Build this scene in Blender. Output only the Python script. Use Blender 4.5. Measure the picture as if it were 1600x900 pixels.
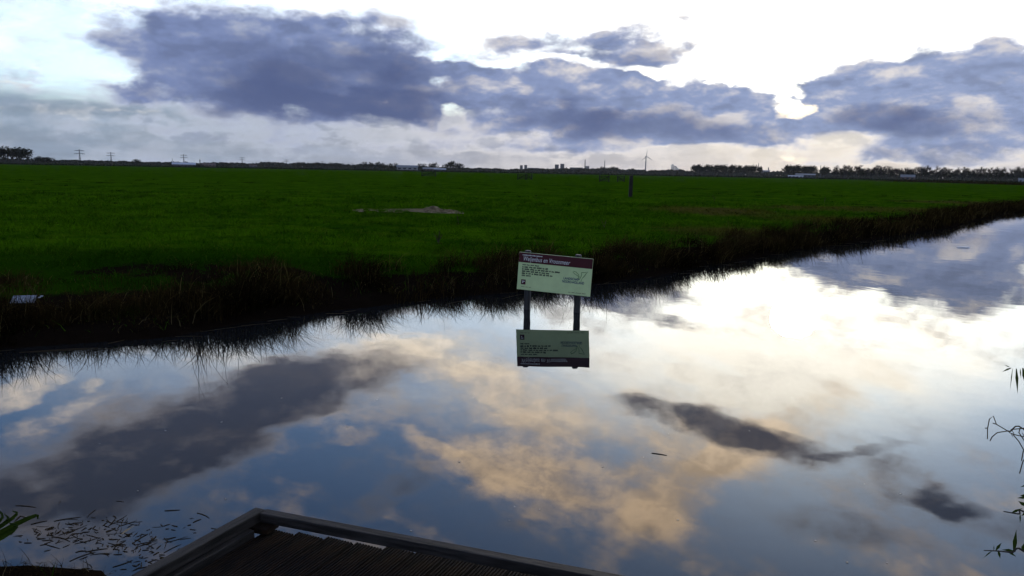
import bpy, bmesh, math, random
import numpy as np
from mathutils import Matrix, Vector
R = math.radians
for o in list(bpy.data.objects): bpy.data.objects.remove(o)
scene = bpy.context.scene
COL = scene.collection

# ------------------------------------------------------------------ camera
EYE = Vector((0, 0, 2.0)); PITCH = R(8.61); ROLL = R(1.05)
cd = bpy.data.cameras.new('camera'); cam = bpy.data.objects.new('camera', cd); COL.objects.link(cam)
cd.sensor_width = 36; cd.lens = 36 * 1209 / 1600; cd.clip_start = 0.05; cd.clip_end = 30000
_f = Vector((0, math.cos(PITCH), -math.sin(PITCH))); _r = Vector((1, 0, 0)); _u = _r.cross(_f)
_r2 = _r * math.cos(ROLL) + _u * math.sin(ROLL); _u2 = _u * math.cos(ROLL) - _r * math.sin(ROLL)
cam.matrix_world = Matrix(((_r2.x, _u2.x, -_f.x, EYE.x), (_r2.y, _u2.y, -_f.y, EYE.y), (_r2.z, _u2.z, -_f.z, EYE.z), (0, 0, 0, 1)))
scene.camera = cam

# ------------------------------------------------------------------ sky, sun, exposure
SUN_AZ, SUN_EL = 20.3, 9.8          # behind the clouds, right of the view axis
scene.view_settings.view_transform = 'Standard'; scene.view_settings.look = 'None'
scene.view_settings.exposure = 0.0; scene.view_settings.gamma = 1.0; scene.view_settings.use_curve_mapping = False
scene.render.engine = 'CYCLES'
scene.cycles.use_denoising = True
scene.cycles.use_adaptive_sampling = True; scene.cycles.adaptive_threshold = 0.02; scene.cycles.adaptive_min_samples = 12
scene.cycles.max_bounces = 8; scene.cycles.diffuse_bounces = 2; scene.cycles.glossy_bounces = 3
scene.cycles.transmission_bounces = 3; scene.cycles.volume_bounces = 0; scene.cycles.transparent_max_bounces = 4

sl = bpy.data.lights.new('sun', 'SUN'); sl.energy = 0.8; sl.angle = R(3); sl.color = (1.0, 0.9, 0.72)
sun = bpy.data.objects.new('sun', sl); COL.objects.link(sun)
_sd = Vector((math.sin(R(SUN_AZ)) * math.cos(R(SUN_EL)), math.cos(R(SUN_AZ)) * math.cos(R(SUN_EL)), math.sin(R(SUN_EL))))
sun.rotation_euler = _sd.to_track_quat('Z', 'Y').to_euler()

CLOUDS = {  # azimuth, elevation, half width, half height, tilt (degrees), weight
    'dark': [
        (-24.0, 7.68, 4.52, 2.5, -3.4, 0.95), (-18.05, 7.07, 8.23, 3.58, -3.6, 1.15), (-10.51, 6.8, 8.39, 3.84, -6.7, 1.2),
        (-15.56, 5.29, 11.11, 2.59, -1.3, 0.7), (-6.69, 5.17, 4.06, 2.47, -16.7, 0.6), (-25.47, 4.7, 2.62, 0.81, -1.5, 0.5),
        (1.58, 5.8, 6.46, 3.55, -4.9, 0.9), (8.87, 6.3, 7.67, 2.18, -6.0, 0.5), (8.48, 4.76, 8.61, 2.75, -2.8, 1.0),
        (14.28, 4.33, 6.55, 2.17, -5.4, 0.75), (6.72, 3.17, 10.08, 1.26, 0.6, 0.4), (9.15, 10.16, 6.56, 1.02, 11.7, 0.75),
        (9.22, 8.55, 4.86, 1.12, 8.1, 0.8), (0.36, 9.11, 3.43, 0.86, 5.6, 0.55), (5.13, 9.54, 3.17, 1.92, -0.9, 0.35),
        (19.22, 3.33, 5.37, 1.2, -0.3, 0.6), (16.57, 5.4, 2.97, 1.71, -2.6, 0.45), (21.56, 4.71, 2.8, 1.87, -4.8, 0.45),
        (-0.24, 4.43, 19.45, 2.7, -0.9, 0.22), (12.54, 4.11, 13.26, 2.2, -1.9, 0.3), (26.74, 4.62, 9.52, 3.22, 1.4, 0.5),
        (23.96, 6.5, 4.49, 2.07, 13.4, 0.35), (28.82, 5.55, 6.65, 3.34, 1.7, 0.95), (31.86, 7.5, 2.67, 1.82, -11.7, 0.55),
        (26.07, 3.82, 7.88, 1.81, -4.3, 0.75), (30.74, 3.56, 4.4, 1.77, 3.9, 0.5), (19.65, 5.99, 1.96, 0.92, -2.5, 0.55),
        (22.9, 5.31, 3.55, 2.85, -11.6, 0.45), (18.16, 3.67, 4.6, 1.29, -0.5, 0.5), (-3.03, 6.16, 2.76, 2.21, 2.6, 0.5),
        (-2.07, 3.26, 3.71, 1.36, 1.2, 0.4), (29.5, 1.87, 7.01, 0.96, 3.5, 0.85), (23.22, 1.13, 4.73, 0.38, 0.6, 0.35),
        (-4.84, 1.52, 12.05, 0.64, 1.2, 0.4), (6.76, 2.18, 9.18, 0.55, 2.8, 0.4), (2.62, 1.48, 6.52, 0.64, 2.9, 0.35),
        (-23.85, 2.56, 4.26, 0.67, -3.0, 0.45), (-16.5, 2.13, 6.41, 0.79, -1.3, 0.25), (21.21, 2.3, 2.42, 0.51, 0.0, 0.4),
        (-11.23, 2.59, 9.84, 0.72, -0.4, 0.2), (-29.94, 5.35, 5.11, 0.35, -5.9, 0.32), (-28.23, 4.61, 4.64, 0.52, -0.7, 0.45),
        (-28.41, 7.62, 2.06, 0.63, -10.9, 0.4), (-29.0, 9.45, 3.07, 0.76, -4.1, 0.35), (-5.32, 5.66, 1.56, 0.8, 11.4, -1.1),
        (-4.16, 3.45, 1.57, 0.63, 20.7, -0.7), (-15.55, 4.26, 1.03, 0.69, 5.1, -0.6), (18.81, 5.08, 1.11, 0.7, -23.5, -0.9),
        (20.13, 4.47, 0.82, 0.59, -5.6, -0.9), (2.46, 7.57, 11.92, 0.44, -1.2, -0.5), (18.38, 3.46, 2.5, 0.43, -0.2, -0.3),
    ],
    'core': [
        (-11.19, 5.9, 8.38, 2.72, -5.3, 0.9), (-18.9, 6.19, 7.31, 2.55, -8.6, 0.75), (-8.51, 4.01, 5.88, 1.25, -4.2, 0.8),
        (-15.16, 4.23, 8.57, 1.31, -5.8, 0.6), (-7.6, 6.91, 3.57, 2.65, -14.0, 0.4), (-24.89, 5.02, 2.27, 0.73, -1.3, 0.5),
        (3.47, 4.04, 7.85, 1.44, -2.2, 0.55), (9.42, 3.87, 9.03, 1.56, -1.6, 0.55), (15.64, 3.24, 5.18, 0.96, -3.0, 0.45),
        (10.47, 10.14, 4.77, 0.68, 11.6, 0.55), (9.22, 8.46, 3.98, 0.69, 7.3, 0.55), (28.66, 3.39, 7.16, 1.19, -3.1, 0.6),
        (25.34, 3.63, 4.16, 1.06, -1.0, 0.4), (29.52, 1.75, 6.66, 0.56, 3.6, 0.6), (31.27, 5.09, 2.29, 1.17, 34.7, 0.3),
        (32.12, 6.56, 1.71, 1.43, -28.3, 0.3),
    ],
    'glow': [
        (18.82, 4.95, 1.18, 0.83, -15.5, 1.1), (20.12, 4.51, 0.9, 0.71, -8.5, 1.1), (18.94, 1.9, 0.6, 0.42, -24.0, 0.45),
        (19.67, 1.56, 1.65, 0.26, 0.5, 0.6), (-5.32, 5.66, 1.29, 0.62, 11.4, 0.45), (-7.61, 3.05, 5.02, 0.27, -0.5, 0.35),
        (17.38, 2.68, 5.07, 0.3, 1.3, 0.25), (11.71, 3.0, 0.7, 0.36, 20.1, 0.35), (-30.41, 3.31, 6.52, 0.71, -1.4, 0.5),
        (-30.94, 5.77, 5.34, 0.35, -4.4, 0.4), (-30.99, 4.89, 5.04, 0.27, -2.7, 0.35), (-25.33, 3.65, 5.25, 0.37, -5.8, 0.4),
    ],
    'blaze': [
        (20.76, 9.91, 17.73, 8.43, -5.0, 0.9), (22.11, 11.12, 12.51, 4.38, -9.9, 1.2), (16.61, 12.96, 18.83, 4.05, -12.9, 0.5),
        (4.13, 12.67, 27.0, 6.16, -0.0, 0.55), (-25.8, 9.09, 16.87, 6.6, 0.5, 0.55), (30.04, 11.91, 9.14, 2.88, -2.4, 0.5),
        (-11.41, 13.52, 12.13, 2.31, -4.3, 0.25),
    ],
    'high': [
        (-21.82, 16.94, 10.1, 3.06, -10.9, 1.0), (-14.23, 15.47, 9.16, 2.28, -7.1, 0.9), (-23.17, 18.74, 7.48, 2.14, -5.6, 0.4),
        (-29.59, 19.12, 8.66, 3.03, 1.0, 0.9), (-32.71, 21.34, 8.45, 2.62, 17.2, 0.55), (-25.37, 21.39, 4.95, 2.44, 9.8, 0.3),
        (9.87, 16.76, 3.56, 1.01, 5.7, 0.85), (15.54, 17.66, 4.06, 1.27, 15.8, 0.8), (21.2, 18.75, 4.27, 1.3, 5.9, 0.8),
        (25.59, 18.36, 3.7, 0.66, -17.4, 0.45), (18.32, 18.6, 6.15, 1.33, 12.9, 0.25), (-8.63, 22.55, 3.54, 1.0, -23.4, 0.6),
        (31.26, 20.54, 2.34, 1.12, 10.4, 0.8), (28.93, 20.11, 4.12, 1.07, 15.2, 0.5), (24.82, 23.75, 4.55, 1.62, -1.9, 0.45),
        (33.89, 21.37, 3.1, 1.15, 1.5, 0.6), (27.12, 21.88, 5.85, 2.06, 8.7, 0.3),
    ],
    'peach': [
        (-32.91, 14.14, 3.15, 0.79, -24.8, 1.0), (-29.95, 13.94, 0.97, 0.57, -28.8, 0.9), (-32.34, 16.09, 4.21, 0.72, -14.2, 0.7),
        (-11.42, 13.98, 8.87, 1.66, -6.2, 0.9), (-3.78, 13.85, 9.19, 2.35, -4.9, 1.0), (-0.83, 16.63, 6.34, 2.1, 18.0, 0.8),
        (0.25, 21.29, 5.42, 1.91, 15.0, 1.0), (-5.69, 19.85, 2.94, 0.64, 14.7, 0.7), (-11.67, 19.21, 1.71, 0.58, 12.2, 0.8),
        (8.01, 18.16, 13.47, 3.44, 6.0, 0.95), (4.74, 22.18, 11.75, 2.48, 11.8, 0.9), (13.02, 22.47, 8.06, 2.61, -30.8, 0.9),
        (20.4, 16.81, 9.29, 2.05, -31.6, 0.9), (15.19, 19.39, 10.24, 3.5, -20.2, 0.7), (-6.42, 25.24, 4.38, 0.62, 27.8, 0.6),
        (2.82, 24.47, 3.94, 0.53, 15.6, 0.55), (14.47, 26.63, 1.91, 0.41, -7.0, 0.55), (29.02, 24.86, 9.31, 1.01, -3.3, 0.5),
        (32.31, 19.99, 5.72, 0.7, -1.9, 0.4),
    ],
}

class NT:
    """small helper to write node trees"""
    def __init__(s, tree): s.t = tree; s.n = tree.nodes; s.l = tree.links
    def node(s, kind, **kw):
        n = s.n.new(kind)
        for k, v in kw.items(): setattr(n, k, v)
        return n
    def put(s, sock, v):
        if isinstance(v, bpy.types.NodeSocket): s.l.new(v, sock)
        elif v is not None: sock.default_value = v
    def math(s, op, a, b=None, c=None, clamp=False):
        n = s.node('ShaderNodeMath', operation=op, use_clamp=clamp)
        for i, v in enumerate((a, b, c)): s.put(n.inputs[i], v)
        return n.outputs[0]
    def vmath(s, op, a, b=None, out=0):
        n = s.node('ShaderNodeVectorMath', operation=op)
        s.put(n.inputs[0], a)
        if b is not None: s.put(n.inputs[3 if op == 'SCALE' else 1], b)
        return n.outputs[out]
    def step(s, v, a, b, lo=0.0, hi=1.0, kind='SMOOTHSTEP'):
        n = s.node('ShaderNodeMapRange', interpolation_type=kind, clamp=True)
        for i, x in enumerate((v, a, b, lo, hi)): s.put(n.inputs[i], x)
        return n.outputs[0]
    def mix(s, fac, a, b, blend='MIX'):
        n = s.node('ShaderNodeMix', data_type='RGBA', blend_type=blend, clamp_factor=True)
        s.put(n.inputs[0], fac); s.put(n.inputs[6], rgba(a)); s.put(n.inputs[7], rgba(b))
        return n.outputs[2]
    def noise(s, vec, scale, detail=4, rough=0.55, dist=0.0, out=0, dim='3D'):
        n = s.node('ShaderNodeTexNoise', noise_dimensions=dim)
        if vec is not None: s.put(n.inputs['Vector'], vec)
        n.inputs['Scale'].default_value = scale; n.inputs['Detail'].default_value = detail
        n.inputs['Roughness'].default_value = rough; n.inputs['Distortion'].default_value = dist
        return n.outputs[out]
    def comb(s, x, y, z=0.0):
        n = s.node('ShaderNodeCombineXYZ')
        for i, v in enumerate((x, y, z)): s.put(n.inputs[i], v)
        return n.outputs[0]
def rgba(c):
    return c if isinstance(c, bpy.types.NodeSocket) else (c[0], c[1], c[2], 1.0)

world = bpy.data.worlds.new('World'); scene.world = world; world.use_nodes = True
world.cycles.sampling_method = 'MANUAL'; world.cycles.sample_map_resolution = 256
W = NT(world.node_tree); W.n.clear()
SKY_STRENGTH = 0.1
dirv = W.node('ShaderNodeTexCoord').outputs['Generated']
dirv = W.vmath('NORMALIZE', dirv)
sep = W.node('ShaderNodeSeparateXYZ'); W.put(sep.inputs[0], dirv)
dx, dy, dz = sep.outputs
dz = W.math('ABSOLUTE', dz)
az = W.math('MULTIPLY', W.math('ARCTAN2', dx, dy), 57.29578)
el = W.math('MULTIPLY', W.math('ARCSINE', dz), 57.29578)
ae = W.comb(az, el, 1.0)                                    # homogeneous: z = 1
ndir = W.comb(dx, dy, W.math('MULTIPLY', dz, 2.2))          # clouds lie flat: noise squeezed in height
def warp(vec, scale, amp, detail):
    c = W.noise(ndir, scale, detail, 0.55, out=1)
    c = W.vmath('SUBTRACT', c, (0.5, 0.5, 0.5))
    return W.vmath('ADD', vec, W.vmath('MULTIPLY', c, (amp[0], amp[1], 0.0)))
def field(vec, blobs):
    acc = None
    for (a, e, ra, re, rot, wt) in blobs:
        c, sn = math.cos(R(rot)), math.sin(R(rot))
        p = W.vmath('DOT_PRODUCT', vec, (c / ra, sn / ra, -(c * a + sn * e) / ra), out=1)
        q = W.vmath('DOT_PRODUCT', vec, (-sn / re, c / re, (sn * a - c * e) / re), out=1)
        r2 = W.math('MULTIPLY_ADD', p, p, W.math('MULTIPLY', q, q))
        v = W.step(r2, 0.0, 1.35, wt, 0.0)
        acc = v if acc is None else W.math('ADD', acc, v)
    return acc
def scol(r, g, b): return (r / SKY_STRENGTH, g / SKY_STRENGTH, b / SKY_STRENGTH)

skyt = W.node('ShaderNodeTexSky', sky_type='NISHITA', sun_disc=False)
skyt.sun_elevation = R(SUN_EL); skyt.sun_rotation = R(SUN_AZ); skyt.altitude = 0; skyt.air_density = 1.0; skyt.dust_density = 1.0; skyt.ozone_density = 1.5
base = skyt.outputs[0]
base = W.vmath('MULTIPLY', base, (1.4, 1.88, 2.75))               # the camera's cool white balance

aeA = warp(warp(ae, 5.0, (5.0, 3.0), 2), 18.0, (3.4, 2.2), 6)   # slow swell, then ragged edges
aeB = warp(warp(ae, 3.0, (6.0, 5.0), 2), 12.0, (3.0, 2.6), 5)
nf = W.noise(ndir, 16.0, 7, 0.58)                                # cauliflower detail
ns = W.noise(ndir, 5.0, 3, 0.5)                                  # broad light and dark
nw = W.noise(W.vmath('MULTIPLY', dirv, (1.0, 1.0, 7.0)), 7.0, 5, 0.6)   # long streaks near the horizon
away = W.step(W.math('ABSOLUTE', az), 42.0, 65.0)               # the same kind of sky goes on round behind
nbg = W.noise(W.vmath('ADD', ndir, (3.1, 1.7, 0.4)), 3.2, 5, 0.55)
bgcl = W.math('MULTIPLY', away, W.step(nbg, 0.42, 0.72, 0.0, 1.5))

def mul0(a, ka, b, kb): return W.math('MULTIPLY_ADD', a, ka, W.math('MULTIPLY', b, kb))
nm = W.noise(W.vmath('MULTIPLY', dirv, (1.0, 1.0, 1.5)), 30.0, 6, 0.6)    # mackerel ripples of the high sheets
sund = W.vmath('DOT_PRODUCT', dirv, tuple(_sd), out=1)                    # nearness to the hidden sun
st = W.comb(mul0(az, 0.047, el, 0.017), mul0(az, -0.075, el, 0.207), 3.0)
nt = W.math('SUBTRACT', W.noise(st, 1.0, 5, 0.6, 0.4), 0.5)                     # streaks of the high sheets, drawn out by the wind
nfs = W.noise(W.vmath('ADD', ndir, (0.010, -0.004, 0.036)), 16.0, 5, 0.58)     # the same billows, a step towards the light
lit = W.math('SUBTRACT', nf, nfs)
nf0 = W.math('SUBTRACT', nf, 0.5); ns0 = W.math('SUBTRACT', ns, 0.5); nm0 = W.math('SUBTRACT', nm, 0.5)
def add(*v):
    acc = v[0]
    for x in v[1:]: acc = W.math('ADD', acc, x)
    return acc
def mul(a, b): return W.math('MULTIPLY', a, b)

def compose(low, mapped):
    """one sky; the low clouds end by 14 degrees up and the mapped ones by 66 degrees aside, so other directions skip them"""
    F = (lambda v, k: field(v, CLOUDS[k])) if mapped else (lambda v, k: 0.0)
    # bright veil round the hidden sun
    blaze = mul(F(aeB, 'blaze'), W.step(el, 1.5, 6.0))
    blaze = mul(blaze, W.step(add(nt, ns0), -0.25, 0.22, 0.45, 1.15))
    col = W.mix(W.math('MINIMUM', mul(blaze, 0.5), 1.0), base, scol(3.6, 3.4, 2.95))
    # high sheets lit warm from below
    P = add(mul(F(aeB, 'peach'), 0.95), mul(nm0, 1.5), mul(nf0, 0.8), mul(nt, 3.0))
    pa = mul(W.step(P, -0.1, 2.2), 0.9)
    pcol = W.mix(W.step(el, 9.0, 24.0), scol(3.2, 2.8, 2.2), scol(4.0, 2.9, 1.8))
    pcol = W.mix(W.step(add(nm0, nt), -0.2, 0.2), W.vmath('SCALE', pcol, 0.6), pcol)
    col = W.mix(pa, col, pcol)
    # grey clouds under them
    Hh = add(mul(F(aeB, 'high'), 0.95), mul(nf0, 1.45), mul(nm0, 0.7), mul(nt, 0.7), bgcl)
    ha = mul(W.step(Hh, -0.15, 1.15), 0.95)
    hcol = W.mix(W.step(add(Hh, mul(ns0, 1.5)), 0.1, 1.2), scol(1.0, 0.93, 0.92), scol(0.17, 0.20, 0.31))
    hcol = W.mix(W.step(lit, 0.0, 0.25, 0.0, 0.28), hcol, scol(0.8, 0.74, 0.76))
    col = W.mix(ha, col, hcol)
    if not low: return col
    # haze bank along the horizon
    hzn = add(W.step(el, 6.0, 2.4), mul(W.math('SUBTRACT', nw, 0.5), 0.9))
    hza = mul(W.step(hzn, 0.08, 0.72), 0.96)
    hzc = W.mix(W.step(az, -34.0, 10.0), scol(0.27, 0.35, 0.47), scol(0.37, 0.39, 0.51))
    hzc = W.mix(mul(W.step(sund, 0.965, 0.998), 0.45), hzc, scol(0.72, 0.65, 0.60))
    hzc = W.mix(W.step(nw, 0.3, 0.75), W.vmath('SCALE', hzc, 0.78), W.vmath('SCALE', hzc, 1.12))
    col = W.mix(hza, col, hzc)
    # low stratocumulus: soft lit edges, mottled grey bodies, dark undersides
    up = W.step(el, 11.0, 14.0, 0.0, -1.6)
    D = add(mul(F(aeA, 'dark'), 0.68), bgcl, mul(nf0, 1.25), mul(nm0, 0.75), up)
    da = W.step(D, -0.22, 0.72)
    C = add(F(aeA, 'core'), mul(bgcl, 0.5), mul(ns0, 1.2), mul(nf0, 1.7), mul(nm0, 0.7))
    rim = W.mix(W.step(sund, 0.80, 0.99), scol(0.80, 0.84, 0.94), scol(1.5, 1.36, 1.18))
    mid = W.mix(W.step(az, -30.0, 30.0), scol(0.20, 0.26, 0.47), scol(0.30, 0.37, 0.58))
    dcol = W.mix(W.step(D, 0.0, 0.82), rim, mid)
    dcol = W.mix(W.step(lit, -0.02, 0.24, 0.0, 0.6), dcol, W.vmath('SCALE', rim, 0.72))       # lit shoulders
    dcol = W.mix(W.step(lit, 0.0, -0.17, 0.0, 0.6), dcol, W.vmath('SCALE', mid, 0.62))      # shaded hollows
    dcol = W.mix(W.step(C, 0.0, 1.6, 0.0, 0.92), dcol, scol(0.075, 0.105, 0.235))
    col = W.mix(da, col, dcol)
    # gaps where the sun breaks through
    G = add(F(aeA, 'glow'), mul(nf0, 1.6), mul(nm0, 0.9), -0.3)
    return W.mix(W.step(G, 0.1, 1.3), col, scol(1.9, 1.62, 1.15))
def backdrop(low, mapped):
    b = W.node('ShaderNodeBackground'); W.put(b.inputs[0], compose(low, mapped)); b.inputs[1].default_value = SKY_STRENGTH
    return b.outputs[0]
def mixshader(fac, a, b):
    m = W.node('ShaderNodeMixShader'); W.put(m.inputs[0], fac); W.l.new(a, m.inputs[1]); W.l.new(b, m.inputs[2])
    return m.outputs[0]
front = mixshader(W.math('GREATER_THAN', el, 14.0), backdrop(True, True), backdrop(False, True))
every = mixshader(W.math('GREATER_THAN', W.math('ABSOLUTE', az), 66.0), front, backdrop(True, False))
wo = W.node('ShaderNodeOutputWorld'); W.l.new(every, wo.inputs[0])

# ------------------------------------------------------------------ helpers
rng = np.random.default_rng(7)
random.seed(7)
def tag(o, label=None, cat=None, group=None, kind=None):
    if label: o['label'] = label
    if cat: o['category'] = cat
    if group: o['group'] = group
    if kind: o['kind'] = kind
    return o
def empty(name, loc=(0, 0, 0), rz=0.0):
    o = bpy.data.objects.new(name, None); o.empty_display_size = 0.2; COL.objects.link(o)
    o.location = loc; o.rotation_euler = (0, 0, rz); return o
def link(name, me, m=None, parent=None):
    o = bpy.data.objects.new(name, me); COL.objects.link(o)
    if m is not None and not me.materials: me.materials.append(m)
    if parent is not None: o.parent = parent
    return o
def copy_tree(o, parent=None):
    c = o.copy(); COL.objects.link(c)
    if parent is not None: c.parent = parent
    for ch in list(o.children): copy_tree(ch, c)
    return c
def np_mesh(name, verts, tris, smooth=False):
    me = bpy.data.meshes.new(name); verts = np.asarray(verts, np.float32); tris = np.asarray(tris, np.int32)
    k = tris.shape[1]
    me.vertices.add(len(verts)); me.vertices.foreach_set('co', verts.ravel())
    me.loops.add(tris.size); me.loops.foreach_set('vertex_index', tris.ravel())
    me.polygons.add(len(tris)); me.polygons.foreach_set('loop_start', np.arange(0, tris.size, k, dtype=np.int32))
    try: me.polygons.foreach_set('loop_total', np.full(len(tris), k, np.int32))
    except Exception: pass
    me.update(calc_edges=True)
    if smooth: me.polygons.foreach_set('use_smooth', np.ones(len(tris), bool))
    return me
class MB:
    """collects boxes, prisms and tubes for one mesh"""
    def __init__(s): s.v = []; s.f = []
    def add(s, vs, fs):
        k = len(s.v); s.v += [tuple(v) for v in vs]; s.f += [tuple(i + k for i in f) for f in fs]; return s
    def box(s, c, d, rot=None):
        x, y, z = d[0] / 2, d[1] / 2, d[2] / 2
        vs = [Vector(p) for p in ((-x, -y, -z), (x, -y, -z), (x, y, -z), (-x, y, -z), (-x, -y, z), (x, -y, z), (x, y, z), (-x, y, z))]
        if rot is not None: vs = [rot @ v for v in vs]
        c = Vector(c)
        return s.add([v + c for v in vs], [(0, 3, 2, 1), (4, 5, 6, 7), (0, 1, 5, 4), (1, 2, 6, 5), (2, 3, 7, 6), (3, 0, 4, 7)])
    def tube(s, pts, rad, n=6, cap=True):
        pts = [Vector(p) for p in pts]; rings = []
        if not hasattr(rad, '__len__'): rad = [rad] * len(pts)
        k = len(s.v); a = None
        for i, p in enumerate(pts):
            t = (pts[min(i + 1, len(pts) - 1)] - pts[max(i - 1, 0)]).normalized()
            if a is None: a = t.orthogonal().normalized()
            a = (a - t * a.dot(t)).normalized(); b = t.cross(a)
            for j in range(n):
                q = 2 * math.pi * j / n
                s.v.append(tuple(p + (a * math.cos(q) + b * math.sin(q)) * rad[i]))
        for i in range(len(pts) - 1):
            for j in range(n):
                j2 = (j + 1) % n
                s.f.append((k + i * n + j, k + i * n + j2, k + (i + 1) * n + j2, k + (i + 1) * n + j))
        if cap:
            s.f.append(tuple(k + j for j in range(n))[::-1]); s.f.append(tuple(k + (len(pts) - 1) * n + j for j in range(n)))
        return s
    def leaf(s, p, d, length, width, n=4, droop=0.0, up=(0, 0, 1)):
        p = Vector(p); d = Vector(d).normalized(); w = d.cross(Vector(up))
        w = w.normalized() if w.length > 1e-4 else d.orthogonal().normalized()
        k = len(s.v); 
        for i in range(n + 1):
            t = i / n; q = p + d * (length * t) + Vector((0, 0, -droop * length * t * t))
            ww = width * (0.25 + 1.5 * t) if t < 0.4 else width * max(0.03, 0.85 * (1 - t) / 0.6)
            s.v.append(tuple(q + w * ww / 2 + Vector((0, 0, ww * 0.15)))); s.v.append(tuple(q)); s.v.append(tuple(q - w * ww / 2 + Vector((0, 0, ww * 0.15))))
        for i in range(n):
            a = k + i * 3
            s.f += [(a, a + 1, a + 4, a + 3), (a + 1, a + 2, a + 5, a + 4)]
        return s
    def mesh(s, name):
        me = bpy.data.meshes.new(name); me.from_pydata(s.v, [], s.f); me.update(); return me
    def build(s, name, m, parent=None, bevel=0.0):
        o = link(name, s.mesh(name), m, parent)
        if bevel:
            b = o.modifiers.new('bevel', 'BEVEL'); b.width = bevel; b.segments = 2; b.limit_method = 'ANGLE'
        return o

# value noise in numpy, for heights and scatter densities
_lat = rng.random((256, 256))
def vnoise(x, y):
    xi = np.floor(x).astype(int); yi = np.floor(y).astype(int); fx = x - xi; fy = y - yi
    fx = fx * fx * (3 - 2 * fx); fy = fy * fy * (3 - 2 * fy)
    g = lambda a, b: _lat[a & 255, b & 255]
    return (g(xi, yi) * (1 - fx) + g(xi + 1, yi) * fx) * (1 - fy) + (g(xi, yi + 1) * (1 - fx) + g(xi + 1, yi + 1) * fx) * fy
def fbm(x, y, o=3):
    a = 0; w = 0.5; tot = 0
    for k in range(o): a = a + w * vnoise(x * 2 ** k + 17.3 * k, y * 2 ** k + 5.1 * k); tot += w; w *= 0.55
    return a / tot
def smooth(x, a, b):
    t = np.clip((x - a) / (b - a), 0, 1); return t * t * (3 - 2 * t)

# ------------------------------------------------------------------ materials
def mat(name, color=None, rough=0.8, spec=0.3, vary=0.0, scale=6.0, bump=0.0, bscale=None, coords='Object', color2=None, stretch=(1, 1, 1), trans=0.0):
    m = bpy.data.materials.new(name); m.use_nodes = True; t = NT(m.node_tree); b = m.node_tree.nodes['Principled BSDF']
    b.inputs['Roughness'].default_value = rough; b.inputs['Specular IOR Level'].default_value = spec
    tc = t.node('ShaderNodeTexCoord').outputs[coords] if coords != 'Position' else t.node('ShaderNodeNewGeometry').outputs['Position']
    v = t.vmath('MULTIPLY', tc, stretch)
    n = t.noise(v, scale, 5, 0.6)
    c2 = color2 or tuple(x * (1 - vary) for x in color)
    c1 = color if color2 else tuple(min(1, x * (1 + vary)) for x in color)
    out = t.mix(t.step(n, 0.32, 0.68), c2, c1)
    t.put(b.inputs['Base Color'], out)
    if bump:
        bn = t.node('ShaderNodeBump'); bn.inputs['Strength'].default_value = bump; bn.inputs['Distance'].default_value = 0.01
        t.put(bn.inputs['Height'], t.noise(v, bscale or scale * 3, 6, 0.65)); t.l.new(bn.outputs[0], b.inputs['Normal'])
    return m
def leafmat(name, color_fn, trans=0.35):
    """blades and leaves: light passes through them; every blade its own shade"""
    m = bpy.data.materials.new(name); m.use_nodes = True; t = NT(m.node_tree); t.n.clear()
    c = color_fn(t)
    d = t.node('ShaderNodeBsdfDiffuse'); tr = t.node('ShaderNodeBsdfTranslucent'); mx = t.node('ShaderNodeMixShader')
    t.put(d.inputs[0], c); t.put(tr.inputs[0], t.vmath('MULTIPLY', c, (1.1, 1.25, 0.6))); mx.inputs[0].default_value = trans
    t.l.new(d.outputs[0], mx.inputs[1]); t.l.new(tr.outputs[0], mx.inputs[2])
    o = t.node('ShaderNodeOutputMaterial'); t.l.new(mx.outputs[0], o.inputs[0])
    return m
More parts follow.
